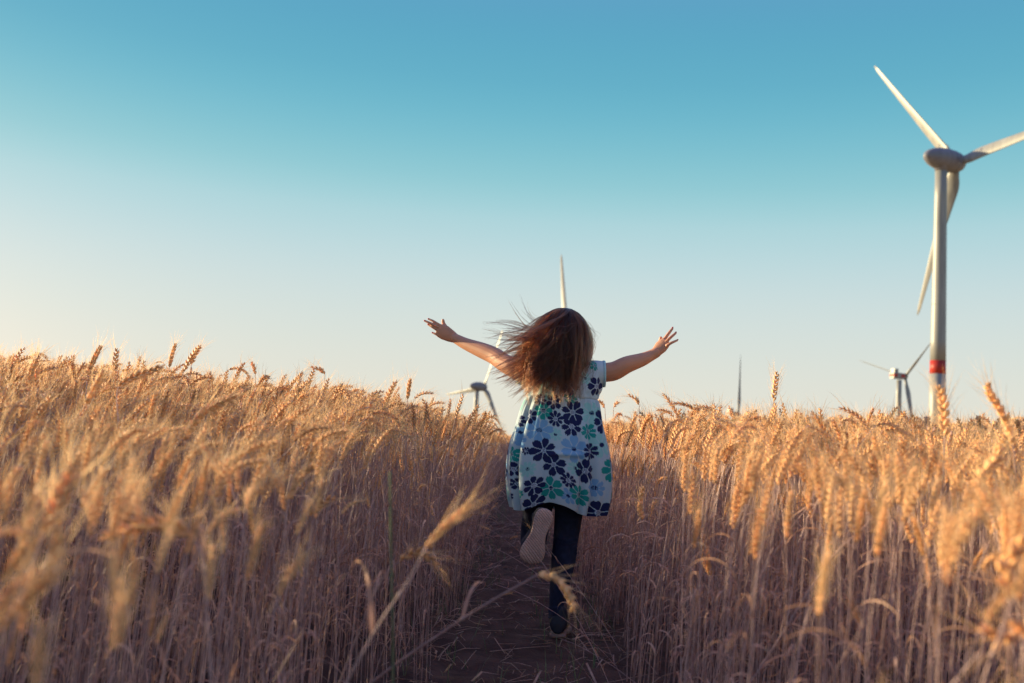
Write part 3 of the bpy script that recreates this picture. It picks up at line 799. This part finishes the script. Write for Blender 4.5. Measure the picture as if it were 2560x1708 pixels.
# right hand: seen from behind, its back turned left and up
tube(body, gpts([(1636, 886, .01), (1643, 878, .01), (1652, 868, .008), (1661, 858, .004), (1666, 851, .002)]), [(.017, .0165), (.0215, .014), (.026, .013), (.024, .011), (.017, .008)], n=18, ref=Vector((.5, 1, -.3)).normalized())
FRt = [([(1657, 852, .022), (1665, 842, .026), (1672, 833, .026), (1678.5, 826, .022)], 'index'),
       ([(1659, 852, .010), (1667, 840, .008), (1674.5, 830, .008), (1681, 821.5, .014)], 'middle'),
       ([(1664, 857, -.002), (1673, 847, -.008), (1682, 839, -.008), (1689, 833, -.002)], 'ring'),
       ([(1668, 864, -.012), (1677, 858, -.018), (1685, 854.5, -.018), (1693, 851, -.012)], 'pinky')]
for js, nm in FRt: limb(body, gpts(js), [r_ * .84 for r_ in FR[nm]], n=12, k=3)
limb(body, gpts([(1648, 872, .022), (1650, 860, .036), (1651, 851, .040), (1652, 845, .038)]), FR['thumb'], n=12, k=3)
# legs: standing right leg, left leg kicked up behind
LEG_R = ([(1422, 1190, .0), (1424, 1250, .02), (1419, 1310, .03), (1413, 1360, .03), (1408, 1405, .01), (1399, 1460, -.0), (1391, 1515, -.0), (1390, 1548, .0)],
         [.054, .050, .0445, .040, .0395, .031, .0225, .019])
LEG_L = ([(1368, 1190, .0), (1350, 1250, .05), (1336, 1310, .10), (1330, 1350, .12), (1332, 1362, .085), (1336, 1358, .02), (1345, 1335, -.09), (1352, 1318, -.15)],
         [.054, .050, .044, .039, .039, .038, .030, .026])
limb(body, gpts(LEG_R[0]), LEG_R[1], n=20); limb(body, gpts(LEG_L[0]), LEG_L[1], n=20)
limb(body, gpts([(1390, 1552, .0), (1394, 1560, .07), (1396, 1562, .11)]), [.022, .022, .016], n=14)
limb(body, gpts([(1352, 1310, -.16), (1342, 1350, -.17), (1334, 1385, -.165)]), [.021, .022, .017], n=14)
ob = remesh(body, 'body', M_skin, person, .0019, smooth=3)

# finger nails
nails = []
for js, nm in FL + FRt:
    p1 = G(*js[-1]) - PO; p0 = G(*js[-2]) - PO
    d = (p1 - p0).normalized(); nrm = Vector((0, -1, 0)) - d * Vector((0, -1, 0)).dot(d)
    if js in [x[0] for x in FRt]: nrm = Vector((-.55, -.7, .4)) - d * Vector((-.55, -.7, .4)).dot(d)
    nrm.normalize(); sd_ = d.cross(nrm)
    mb = MB(); r_ = FR[nm][-1] * .78
    rot = Matrix((sd_, nrm, d)).transposed()
    ellipsoid(mb, p1 + nrm * (r_ * .55) + d * r_ * .55, (r_ * .78, r_ * .55, r_ * .95), rot, nu=12, nv=8)
    mb.build('fingernail', M_nail, person)
# eyes
for s in (-1, 1):
    mb = MB(); ec = HEADC + Vector((s * .026, .0665, -.004)); ellipsoid(mb, ec, (.0105, .0100, .0068), nu=18, nv=12); ey_ = mb.build('eye', M_eye, person)
    mb = MB(); ellipsoid(mb, ec + Vector((0, .0072, 0)), (.0048, .0036, .0048), nu=14, nv=8); mb.build('iris', M_iris, ey_)

# leggings
lg = MB()
def sub(L_, a, b, grow):
    return gpts(L_[0][a:b]), [r_ + grow for r_ in L_[1][a:b]]
limb(lg, *sub(LEG_R, 0, 8, .0045), n=24); limb(lg, *sub(LEG_L, 0, 8, .0045), n=24)
limb(lg, gpts([(1402, 1215, 0), (1404, 1120, 0)]), [(.086, .074), (.098, .078)], n=28, ref=Y_)
# wrinkles behind the knee and at the ankle
for i_ in range(5):
    y = 1348 + i_ * 9; c = 1418 - (y - 1348) * .08
    p = G(c, y, .028) - PO
    limb(lg, [p + Vector((-.034, -.030, .004)), p + Vector((0, -.045, -.002)), p + Vector((.036, -.028, .005))], [.004, .0055, .004], n=8, k=3)
for i_ in range(4):
    p = G(1391 - i_ * .5, 1520 + i_ * 8, .0) - PO
    limb(lg, [p + Vector((-.026, -.012, 0)), p + Vector((0, -.030, .003)), p + Vector((.026, -.012, 0))], [.004, .005, .004], n=8, k=3)
remesh(lg, 'leggings', M_leg, person, .0032, smooth=4)

# shoes
def sole_mat():
    mt, n, l, b = newmat('rubber_sole')
    t = n.new('ShaderNodeTexCoord'); wv = n.new('ShaderNodeTexWave'); wv.inputs['Scale'].default_value = 55; wv.inputs['Distortion'].default_value = 2.5
    wv.inputs['Detail'].default_value = 1; wv.inputs['Detail Scale'].default_value = 4; wv.bands_direction = 'DIAGONAL'
    l.new(t.outputs['Object'], wv.inputs['Vector'])
    bm = n.new('ShaderNodeBump'); bm.inputs['Strength'].default_value = .9; bm.inputs['Distance'].default_value = .003
    l.new(wv.outputs[1], bm.inputs['Height']); l.new(bm.outputs[0], b.inputs['Normal'])
    z = n.new('ShaderNodeTexNoise'); z.inputs['Scale'].default_value = 14; z.inputs['Detail'].default_value = 5; l.new(t.outputs['Object'], z.inputs['Vector'])
    r = n.new('ShaderNodeValToRGB'); l.new(z.outputs[0], r.inputs[0])
    r.color_ramp.elements[0].position = .32; r.color_ramp.elements[0].color = (.40, .26, .23, 1)
    r.color_ramp.elements[1].position = .65; r.color_ramp.elements[1].color = (.62, .42, .37, 1)
    l.new(r.outputs[0], b.inputs['Base Color']); b.inputs['Roughness'].default_value = .8
    return mt
M_sole = sole_mat()
M_rim = plain('worn_rim', (.27, .19, .175), .8, .2, 60)
SOLE = [(-.103, .0), (-.098, .018), (-.082, .0275), (-.055, .0295), (-.025, .026), (.0, .026), (.03, .034), (.055, .040), (.078, .039), (.096, .029), (.104, .012), (.106, 0)]
def shoe(heel, toe, nrm, msole):
    """heel, toe: ends of the sole; nrm: out of the sole's underside"""
    c = (heel + toe) / 2; d = (toe - heel); Ls = d.length; d.normalize(); nrm = (nrm - d * nrm.dot(d)).normalized(); s = d.cross(nrm)
    k = Ls / .209; ws_ = 1.12 if nrm.y < -.5 else 1.0
    sh = MB()
    # upper, as rings from heel to toe
    rings = []
    prof = [(-.104, .016, .034), (-.095, .0285, .062), (-.070, .0325, .074), (-.045, .0325, .066), (-.015, .028, .052), (.02, .031, .044), (.05, .036, .036), (.078, .036, .029), (.095, .026, .022), (.102, .010, .014)]
    for (u, wd, ht) in prof:
        ring = []
        for j in range(24):
            an = 2 * math.pi * j / 24
            cc, ss = math.cos(an), math.sin(an)
            x = abs(cc) ** .8 * (1 if cc > 0 else -1) * wd; z = (ss * .5 + .5) ** .9 * ht
            ring.append(c + d * u * k + s * x * k - nrm * (z * k + .004))
        rings.append(ring)
    vs = [v for r_ in rings for v in r_]; K = len(rings)
    sh.add(vs, [(a * 24 + j, a * 24 + (j + 1) % 24, (a + 1) * 24 + (j + 1) % 24, (a + 1) * 24 + j) for a in range(K - 1) for j in range(24)] + [tuple(range(24))[::-1], tuple((K - 1) * 24 + j for j in range(24))])
    # strap + cuff
    pc = c - d * .064 * k - nrm * .060 * k
    limb(sh, [pc + s * .024, pc - nrm * .018 + s * .020], [.010, .009], n=10); limb(sh, [pc - s * .024, pc - nrm * .018 - s * .020], [.010, .009], n=10)
    limb(sh, [pc, pc - nrm * .016], [.032, .029], n=16)
    so_ = remesh(sh, 'shoe', M_shoe, person, .0028, smooth=3)
    # sole: outline with rounded rim
    out = [(u, w_) for u, w_ in SOLE] + [(u, -w_) for u, w_ in SOLE[-2:0:-1]]
    o3 = spline([(u, w_, 0) for u, w_ in out + [out[0]]], 4)[:-1]; n = len(o3); mb = MB(); vs = []
    bend = .010
    for (off, gr) in ((-.003, 1.0), (.005, 1.015), (.010, 1.0), (.0125, .95)):
        for p_ in o3:
            u, w_ = p_[0] * gr, p_[1] * gr
            vs.append(c + d * u * k + s * w_ * k * ws_ + nrm * (off - bend * max(0, (u - .05)) / .05 * .6))
    fs = [(a * n + j, a * n + (j + 1) % n, (a + 1) * n + (j + 1) % n, (a + 1) * n + j) for a in range(3) for j in range(n)]
    fs += [tuple(range(n))[::-1]]
    # underside fan grid
    b0 = len(vs); 
    for q_ in (.75, .5, .25):
        for p_ in o3:
            u, w_ = p_[0] * (.95 * (.5 + .5 * q_)), p_[1] * .95 * q_
            vs.append(c + d * u * k + s * w_ * k * ws_ + nrm * (.0125 + .001 * (1 - q_) - bend * max(0, (u - .05)) / .05 * .6))
    prev = 3 * n
    for a in range(3):
        cur = b0 + a * n
        fs += [(prev + j, prev + (j + 1) % n, cur + (j + 1) % n, cur + j) for j in range(n)]; prev = cur
    fs.append(tuple(prev + j for j in range(n)))
    mb.add(vs, fs, 0, True); so2 = mb.build('sole', msole, person); so2.parent = so_
    return so_
# raised foot: sole faces the camera
shoe(G(1366, 1272, -.200) - PO, G(1322, 1408, -.205) - PO, Vector((.10, -1, -.05)), M_sole)
# standing foot
gh = ground_z(G(1393, 1568).x, GD)
hp = Vector((G(1393, 1566, -.03).x, GD - .045, gh + .016)) - PO; tp = hp + Vector((.028, .205, -.004))
shoe(hp, tp, Vector((0, .0, -1)), M_rim)

# dress ---------------------------------------------------------------
FLW = [  # crop px / 3.73 -> photo px; x, y, radius, petals, colour
 (470,548,72,6,0),(692,562,80,9,0),(850,490,112,7,0),(838,622,104,7,0),(576,878,132,7,0),(670,1020,122,6,0),(802,1150,80,9,0),(496,1213,104,7,0),
 (495,1392,110,6,0),(965,1015,112,6,0),(1018,833,84,8,0),(1118,560,120,6,0),(300,1040,74,5,0),(430,870,42,7,0),(312,1168,62,7,0),(1078,1375,118,6,0),
 (812,230,114,7,0),(1070,236,100,6,0),(555,392,62,8,0),(680,405,80,6,0),(372,592,62,6,0),(285,1290,46,7,0),
 (583,492,84,7,1),(1000,658,80,8,1),(1192,985,124,7,1),(642,1260,120,6,1),(905,1245,102,8,1),(296,902,76,8,1),(1050,45,54,7,1),(830,365,64,7,1),
 (543,675,132,7,2),(855,832,134,6,2),(1068,1155,88,8,2),(798,1298,78,7,2),(372,772,88,7,2),
 (1025,485,118,7,3),(1108,770,122,7,3),(690,713,68,8,3),(865,1010,80,8,3),(445,1045,80,9,3),(968,173,62,6,3),(615,310,90,6,3),(1212,1130,64,7,3),(380,1260,40,6,1),(360,700,60,7,2)]
rows = [ # y, x left, x right, depth half, depth centre
 (893, 1362, 1452, .030, .02), (899, 1338, 1474, .046, .015), (906, 1324, 1497, .054, .012), (918, 1318, 1505, .060, .01), (935, 1314, 1507, .066, .01), (957, 1315, 1506, .073, .008), (972, 1318, 1502, .077, .006), (983, 1320, 1494, .078, .005), (993, 1319, 1492, .079, .004),
 (998, 1318, 1493, .081, .003), (1030, 1303, 1501, .090, .0), (1061, 1293, 1508, .098, -.002), (1115, 1276, 1522, .110, -.005), (1168, 1268, 1530, .117, -.005), (1222, 1268, 1529, .119, -.005), (1250, 1271, 1525, .117, -.005), (1278, 1277, 1517, .113, -.005)]
def dress():
    NU, KV = 720, 26
    ks = spline([(r_[0], r_[1], r_[2], r_[3], r_[4]) for r_ in rows], KV)
    V = []; PX = []; UV = []
    rg = np.random.RandomState(11)
    th = np.linspace(0, 2 * math.pi, NU, endpoint=False)
    nr = len(ks)
    for i, (y, xl, xr, dh, dc) in enumerate(ks):
        cx = (xl + xr) / 2; hw = (xr - xl) / 2
        sk = max(0, (y - 996) / (1280 - 996))        # 0 at seam, 1 at hem
        # theta = 0 points to the camera (-y), positive towards +x
        f = np.zeros(NU)
        if sk > 0:
            f += .0042 * np.exp(-sk * 7) * np.sin(th * 34 + 1.5 * np.sin(th * 5)) * min(1, sk * 25)
            f += .0035 * np.exp(-sk * 3) * np.sin(th * 19 + 2 * np.sin(th * 3 + 1))
            amp = .0115 * sk ** .8
            f += amp * (np.sin(th * 7 + .6 + .5 * sk) * .55 + np.sin(th * 11 + 2.2 - .9 * sk) * .42 + np.sin(th * 4 - 1) * .45)
            # two deep vertical pleats seen in the photograph
            for t0, ww, aa in ((-.98, .11, -.036), (.62, .09, -.028), (.34, .05, -.014), (-.45, .07, .010), (1.0, .08, .012)):
                d_ = (th - t0 + math.pi) % (2 * math.pi) - math.pi
                f += aa * sk ** .7 * np.exp(-(d_ / ww) ** 2)
            # diagonal crease across the seat
            dd_ = (th + math.pi) % (2 * math.pi) - math.pi
            f += .008 * np.exp(-((y - (1142 - 22 * dd_)) / 7) ** 2) * np.exp(-((dd_ - .12) / .35) ** 2)
        else:
            f += .0022 * np.sin(th * 6 + y * .03) + .0015 * np.sin(th * 13 - y * .05)
            f += .003 * np.exp(-((y - 985) / 7) ** 2) * np.sin(th * 17)
            f -= .0035 * np.exp(-((y - 995) / 2.5) ** 2)
        f -= .003 * np.exp(-((y - 996) / 1.6) ** 2)
        s_, c_ = np.sin(th), np.cos(th)
        e_ = .86
        ex = np.sign(s_) * np.abs(s_) ** e_; ey = np.sign(c_) * np.abs(c_) ** e_
        # hem: lifted in the middle where the heel kicks up, dipping on both sides
        dth = (th + math.pi) % (2 * math.pi) - math.pi
        hem = (-22 * np.exp(-((dth + .12) / .42) ** 2) + 6 * np.exp(-((dth - .75) / .4) ** 2) + 3 * np.sin(dth * 5)) * max(0, sk - .25) / .75
        c0 = G(cx, y, dc) - PO; left = G(xl, y, dc) - PO; hwm = (c0 - left).length
        for j in range(NU):
            rx = (hwm + f[j]) * ex[j]; ry = (dh + f[j]) * ey[j]
            V.append((c0.x + rx, c0.y - ry, c0.z - hem[j] * mm * -1 * -1))
            # fabric coordinates (pixels): arc length sideways, drop downwards
            UV.append((cx + arc_u(dth[j], hw, dh / hwm), y))
    V = np.array(V)
    me = bpy.data.meshes.new('dress')
    fs = []
    idx = np.arange(nr * NU).reshape(nr, NU)
    a_, b_ = idx[:-1], idx[1:]
    fs = np.stack([a_.ravel(), np.roll(a_, -1, 1).ravel(), np.roll(b_, -1, 1).ravel(), b_.ravel()], 1)
    me.from_pydata(V.tolist(), [], fs.tolist()); me.polygons.foreach_set('use_smooth', [True] * len(fs))
    UV = np.array(UV)
    colr = print_colors(UV, ks)
    ca = me.color_attributes.new('print', 'FLOAT_COLOR', 'POINT'); ca.data.foreach_set('color', colr.astype('f').ravel())
    me.materials.append(cloth_mat()); 
    o = bpy.data.objects.new('dress', me); col.objects.link(o); o.parent = person
    sl = o.modifiers.new('thickness', 'SOLIDIFY'); sl.thickness = .0014; sl.offset = -1
    return o
_AT = np.linspace(0, math.pi, 361)
_AC = {}
def arc_u(t, hw, ba=.62, inv=None):
    '''distance along the cloth (photo pixels) from the middle of the back to angle t, for a section of half width hw'''
    k = round(float(ba), 1)
    if k not in _AC:
        ex = np.sin(_AT) ** .86; ey = np.sign(np.cos(_AT)) * np.abs(np.cos(_AT)) ** .86 * k
        _AC[k] = np.concatenate([[0], np.cumsum(np.hypot(np.diff(ex), np.diff(ey)))])
    return math.copysign(float(np.interp(abs(t), _AT, _AC[k])) * hw, t)
PAL = [(.016, .022, .095), (.020, .30, .29), (.20, .40, .66), (.32, .60, .62)]
WHITE = (.47, .585, .68)
def srt(y):
    ys = [r_[0] for r_ in rows]; return np.interp(y, ys, [(r_[1] + r_[2]) / 2 for r_ in rows]), np.interp(y, ys, [(r_[2] - r_[1]) / 2 for r_ in rows])
def print_colors(UV, ks):
    n = len(UV); c = np.tile(np.array(WHITE + (1,)), (n, 1))
    rg = np.random.RandomState(4)
    fl = []
    for (x, y, r_, k, ci) in FLW:
        px, py = 1200 + x / 3.73, 900 + y / 3.73; cx, hw = srt(py)
        s_ = np.clip((px - cx) / hw, -.985, .985); th = math.copysign(math.asin(abs(s_) ** (1 / .86)), s_)
        fl.append((cx + arc_u(th, hw), py, r_ / 3.73 * (1.02 if ci == 0 else 1.04), k, ci))
    # the rest of the cloth (front of the dress)
    for _ in range(60):
        y = rg.uniform(905, 1280); cx, hw = srt(y); t = rg.uniform(1.65, 2 * math.pi - 1.65); t = t if t < math.pi else t - 2 * math.pi
        fl.append((cx + arc_u(t, hw), y, rg.uniform(16, 32), rg.randint(6, 9), rg.choice([0, 0, 1, 2, 3])))
    fl.sort(key=lambda f: {3: 0, 2: 1, 1: 2, 0: 3}[f[4]])
    for (fx, fy, fr, k, ci) in fl:
        dx = UV[:, 0] - fx; dy = UV[:, 1] - fy
        near = (np.abs(dx) < fr * 1.2) & (np.abs(dy) < fr * 1.2)
        ii = np.nonzero(near)[0]
        if not len(ii): continue
        X, Y2 = dx[ii], dy[ii]; rr_ = np.hypot(X, Y2); an = np.arctan2(Y2, X)
        ph = rg.uniform(0, 6.28); st = rg.uniform(.85, 1.0)
        a2 = (an + ph) % (2 * math.pi / k) / (2 * math.pi / k) * 2 - 1       # -1..1 inside a petal
        pid = ((an + ph) // (2 * math.pi / k)).astype(int) % k
        plen = (1 - .14 * rg.rand(k))[pid] * fr
        # rounded petal: half width grows outward, blunt notched tip
        t = rr_ / plen
        hwid = np.interp(t, [0, .2, .6, .8, 1], [.85, .82, .96, .92, .8]) * np.sqrt(np.clip(1 - np.clip((t - .58) / .44, 0, 1) ** 2.0, 0, 1))
        gap = .05
        inside = (np.abs(a2) < np.clip(hwid - gap, 0, 1)) & (t < 1.0) | (t < .22)
        notch = (np.abs(a2) < .12) & (t > .94)
        inside &= ~notch
        c[ii[inside], :3] = PAL[ci]
        # centre: dotted ring
        r0 = min(6.6, fr * .25)
        if ci == 0:
            c[ii[rr_ < r0], :3] = (.50, .58, .72)
            dots = (rr_ < r0 * .8) & ((np.sin(X * 2.6) * np.sin(Y2 * 2.6)) > .05)
            c[ii[dots], :3] = PAL[0]
        else:
            c[ii[(rr_ < r0 * 1.05)], :3] = (.45, .60, .66) if ci == 1 else PAL[ci]
            dots = (rr_ < r0 * .85) & ((np.sin(X * 2.9) * np.sin(Y2 * 2.9)) > -.35)
            c[ii[dots], :3] = PAL[0]
    return c
def cloth_mat():
    mt, n, l, b = newmat('printed_cotton')
    at = n.new('ShaderNodeAttribute'); at.attribute_name = 'print'
    t = n.new('ShaderNodeTexCoord'); z = n.new('ShaderNodeTexNoise'); z.inputs['Scale'].default_value = 25; z.inputs['Detail'].default_value = 6; l.new(t.outputs['Object'], z.inputs['Vector'])
    l.new(at.outputs['Color'], b.inputs['Base Color']); b.inputs['Roughness'].default_value = .9; b.inputs['Specular IOR Level'].default_value = .15
    b.inputs['Sheen Weight'].default_value = .1
    bm = n.new('ShaderNodeBump'); bm.inputs['Strength'].default_value = .35; bm.inputs['Distance'].default_value = .006; l.new(z.outputs[0], bm.inputs['Height']); l.new(bm.outputs[0], b.inputs['Normal'])
    tr = n.new('ShaderNodeBsdfTranslucent'); l.new(at.outputs['Color'], tr.inputs[0])
    mx = n.new('ShaderNodeMixShader'); mx.inputs[0].default_value = .18; l.new(b.outputs[0], mx.inputs[1]); l.new(tr.outputs[0], mx.inputs[2]); l.new(mx.outputs[0], n['Material Output'].inputs[0])
    return mt
dr = dress()
# cap sleeves with a pale teal cuff
M_cuff = plain('pale_teal_trim', (.36, .58, .66), .85, .05, 40)
M_slv = plain('white_blue_cotton', WHITE, .9, .05, 40)
for sgn, pts_ in ((1, [(1478, 934, .01), (1492, 934, .01), (1503, 935, .01), (1510, 935, .01)]), (-1, [(1338, 940, .01), (1324, 936, .01), (1312, 932, .01), (1303, 929, .01)])):
    mb = MB(); Q = gpts(pts_); tube(mb, Q, [(.046, .040), (.046, .040), (.0455, .0395), (.046, .040)], n=32, cap=False, ref=Y_)
    s_ = mb.build('sleeve', M_slv, person); sm_ = s_.modifiers.new('t', 'SOLIDIFY'); sm_.thickness = .002
    mb = MB(); d_ = (Q[-1] - Q[-2]).normalized(); tube(mb, [Q[-1] - d_ * .004, Q[-1] + d_ * .004], [(.0475, .0415), (.047, .041)], n=32, cap=False, ref=Y_)
    c_ = mb.build('cuff', M_cuff, s_); sm_ = c_.modifiers.new('t', 'SOLIDIFY'); sm_.thickness = .004; sm_.offset = 0

# hair ----------------------------------------------------------------
def hair():
    cap = MB()
    vs = []; fs = []; nu, nv = 40, 26
    rx, ry, rz = .0715, .086, .092
    for j in range(nv + 1):
        t_ = math.pi * .86 * j / nv
        for i in range(nu):
            a = 2 * math.pi * i / nu
            vs.append(HEADC + Vector((rx * math.sin(t_) * math.cos(a), ry * math.sin(t_) * math.sin(a) - .004, rz * math.cos(t_) + .002)))
    for j in range(nv):
        for i in range(nu):
            c = sum((vs[k] for k in (j * nu + i, (j + 1) * nu + i)), Vector()) / 2 - HEADC
            if c.y > .045 and c.z < .038: continue        # the face stays free
            fs.append((j * nu + i, (j + 1) * nu + i, (j + 1) * nu + (i + 1) % nu, j * nu + (i + 1) % nu))
    cap.add(vs, fs)
    M_cap = plain('hair_base', (.030, .014, .010), .7, .3, 90)
    mt = bpy.data.materials.new('brown_hair'); mt.use_nodes = True; n = mt.node_tree.nodes; l = mt.node_tree.links
    n.remove(n['Principled BSDF'])
    hb = n.new('ShaderNodeBsdfHairPrincipled'); hb.parametrization = 'COLOR'
    ci = n.new('ShaderNodeAttribute'); ci.attribute_name = 'lock'; r = n.new('ShaderNodeValToRGB'); l.new(ci.outputs['Fac'], r.inputs[0])
    r.color_ramp.elements[0].color = (.006, .003, .004, 1); r.color_ramp.elements[1].color = (.16, .050, .018, 1)
    l.new(r.outputs[0], hb.inputs['Color'])
    hb.inputs['IOR'].default_value = 1.36; hb.inputs['Roughness'].default_value = .3; hb.inputs['Radial Roughness'].default_value = .4
    l.new(hb.outputs[0], n['Material Output'].inputs[0])
    rg = random.Random(77)
    S, RD, LK = [], [], []
    NP = 20
    def px(x, y, dy): return G(x, y, dy) - PO
    tb = px(1405, 960, -.062)          # upper back, hair must stay behind (in front for the camera) of it
    def root(ax, el_):   # ax: azimuth on the skull, 0 = towards camera, + = right; el: 0 equator .. pi/2 crown
        return Vector((rx * math.cos(el_) * math.sin(ax), -ry * math.cos(el_) * math.cos(ax) - .004, rz * math.sin(el_) + .002))
    def push(p):
        q_ = p - HEADC; e = math.sqrt((q_.x / (rx + .003)) ** 2 + (q_.y / (ry + .003)) ** 2 + (q_.z / (rz + .003)) ** 2)
        if e < 1 and e > 1e-4: p = HEADC + q_ / e
        # back of the shoulders
        if p.z < HEADC.z - .10:
            q2 = p - (px(1407, 975, .01)); e2 = math.sqrt((q2.x / .15) ** 2 + (q2.y / .092) ** 2)
            if e2 < 1 and q2.y < .05: p.y -= (1 - e2) * .06
        return p
    def lock(ax, el_, tip, tdir, ns, spread=.012, wave=.004, r0=.00042, slack=.35, body_=.07, tipgather=.35, flare=.012):
        rt = root(ax, el_)
        nrm = Vector((rt.x / rx ** 2, rt.y / ry ** 2, rt.z / rz ** 2)).normalized()
        down = Vector((-.15, -.1, -1)); down = (down - nrm * down.dot(nrm)).normalized()
        ph, fq = rg.uniform(0, 6.28), rg.uniform(1.2, 2.6); wv = Vector((rg.gauss(0, 1), rg.gauss(0, 1), rg.gauss(0, 1))).normalized()
        lv = rg.random()
        for _ in range(ns):
            LK.append(min(1, max(0, lv ** 2 * .95 + rg.uniform(-.06, .14))))
            r_ = root(ax + rg.gauss(0, .085), el_ + rg.gauss(0, .065)) + HEADC
            tp_ = tip + Vector((rg.gauss(0, spread), rg.gauss(0, spread), rg.gauss(0, spread))) * (1 - tipgather * rg.random()) + tdir * rg.uniform(-.05, .012)
            ln = (tp_ - r_).length
            p1 = r_ + down * ln * .38 + nrm * flare
            p2 = tp_ - tdir * ln * slack + Vector((rg.gauss(0, 1), rg.gauss(0, 1), rg.gauss(0, 1))) * spread * .5
            ws = wave * rg.uniform(.5, 1.3); ph2 = ph + rg.gauss(0, .5)
            pts_ = []
            for k in range(NP):
                t = k / (NP - 1); u = 1 - t
                p = r_ * u ** 3 + p1 * 3 * u * u * t + p2 * 3 * u * t * t + tp_ * t ** 3
                p = p + wv * ws * math.sin(ph2 + fq * 6.28 * t) * t
                pts_.append(push(p))
            S.append(pts_); rr_ = r0 * rg.uniform(.7, 1.2); RD.append([rr_ * (1 if k < NP * .6 else 1 - .75 * (k - NP * .6) / (NP * .4)) for k in range(NP)])
    U = rg.uniform
    V3 = lambda x, y, z: Vector((x, y, z)).normalized()
    # cap layer: falls down the back of the head
    for _ in range(330):
        ax = U(-1.7, 1.7); el_ = U(-.1, 1.5)
        side = math.sin(ax)
        tx = 1392 + side * 62 - 26 + rg.gauss(0, 10); ty = U(880, 965)
        lock(ax, el_, px(tx, ty, -.10 + .05 * abs(side) + rg.gauss(0, .008)), V3(-.5 - .2 * side + rg.gauss(0, .15), -.05, -.85), 11, spread=.0035, flare=.009, wave=.008, r0=.0005)
    # long ends over the upper back
    for _ in range(84):
        ax = U(-1.2, 1.5); tx = 1318 + 134 * rg.random(); ty = U(955, 1022) - abs(tx - 1385) * .12
        lock(ax, U(.0, 1.2), px(tx, ty, -.115 + rg.gauss(0, .012)), V3(U(-.5, .5), -.1, -1), 12, spread=.005, wave=.010, slack=.3, tipgather=.8)
    for tx, ty in ((1452, 996), (1446, 975), (1432, 985), (1340, 1008), (1325, 1015), (1362, 1005), (1405, 1010), (1398, 985)):
        lock(U(-.5, 1.1), U(.2, 1.0), px(tx, ty, -.12), V3(U(-.2, .5), -.1, -1), 22, spread=.005, wave=.008)
    # hair blown to the left, crossing the shoulder
    for _ in range(165):
        t = rg.random(); tx = 1208 + 125 * rg.random() ** .75; ty = 835 + 160 * t + rg.gauss(0, 8)
        if tx < 1250 and ty > 955: tx += 50
        ax = U(-2.1, .9)
        dz = -(ty - 820) / 180
        lock(ax, U(-.1, 1.25), px(tx, ty, -.085 + rg.gauss(0, .03)), V3(-1, -.1, dz * .9), 9, spread=.003, wave=.009, r0=.00055, slack=.42, tipgather=.8)
    for tx, ty, dz in ((1222, 931, -.35), (1232, 948, -.25), (1240, 958, -.3), (1270, 965, -.7), (1283, 990, -1.1), (1290, 1012, -1.2), (1300, 980, -.9), (1228, 935, -.3), (1262, 940, -.5), (1250, 850, -.1), (1235, 868, -.6), (1225, 905, -.8), (1246, 890, -.9)):
        lock(U(-1.8, .3), U(.1, 1.1), px(tx, ty, -.09), V3(-1, -.1, dz), 16, spread=.004, wave=.004, slack=.42, tipgather=.9)
    # flyaway locks up and to the left
    for tx, ty, dx, dz, ns in ((1206, 808, -1, -.15, 16), (1212, 812, -1, -.35, 12), (1203, 830, -1, .02, 6), (1204, 842, -1, .05, 7), (1268, 745, -.6, 1, 7), (1276, 752, -.7, 1, 5), (1303, 742, -.45, 1, 8), (1316, 748, -.25, 1, 6), (1240, 800, -1, -.05, 12), (1225, 850, -1, -.4, 8), (1222, 870, -1, -.9, 4), (1290, 760, -.8, .8, 4)):
        rt_ = (U(-1.9, -1.3), U(.2, .7))
        lock(*rt_, px(tx, ty, -.03), V3(dx, -.05, dz), ns, spread=.0035, wave=.0018, slack=.5, tipgather=.9, flare=.03, r0=.00024)
    # wisps on the right side
    for tx, ty, dx, dz, ns in ((1462, 905, -.3, -1, 26), (1455, 930, -.5, -1, 26), (1470, 888, -.2, -1, 20), (1448, 945, -.6, -1, 26), (1490, 862, .2, -1, 3), (1483, 862, -.6, -.6, 3), (1516, 889, 1, .35, 2), (1478, 880, -.2, -1, 14)):
        lock(U(1.2, 1.75), U(.0, .8), px(tx, ty, -.02), V3(dx, -.05, dz), ns, spread=.004, wave=.002, slack=.4, flare=.03, r0=.00025)
    # loose curls of crossing strands lit by the sun
    for _ in range(46):
        tx, ty = U(1280, 1440), U(860, 985)
        lock(U(-1.5, 1.4), U(0, 1.2), px(tx, ty, -.135 + rg.gauss(0, .01)), V3(U(-1, 1), -.3, U(-1, .4)), 4, spread=.010, wave=.010, slack=.5)
    # fringe to the front sides so that the head is complete from elsewhere
    for _ in range(40):
        s = rg.choice((-1, 1)); lock(s * U(1.7, 2.5), U(.5, 1.3), HEADC + Vector((s * U(.06, .09) - .02, U(.0, .05), U(-.12, -.20))), V3(-.4, 0, -1), 18, spread=.008)
    hc = bpy.data.hair_curves.new('hair'); hc.add_curves([NP] * len(S))
    pos = np.array([[tuple(p) for p in s] for s in S], 'f').ravel(); hc.attributes['position'].data.foreach_set('vector', pos)
    ra = hc.attributes.get('radius') or hc.attributes.new('radius', 'FLOAT', 'POINT'); ra.data.foreach_set('value', np.array(RD, 'f').ravel())
    at_ = hc.attributes.new('lock', 'FLOAT', 'CURVE'); at_.data.foreach_set('value', np.array(LK, 'f'))
    hc.materials.append(mt)
    o = bpy.data.objects.new('hair', hc); col.objects.link(o); o.parent = person
    tag(o, 'long brown hair blown to the left by the wind')
    cp_ = cap.build('hair_cap', M_cap, o)
    print('strands', len(S))
hair()
tag(person, 'girl in a floral dress running away along the path with arms spread wide', 'person')
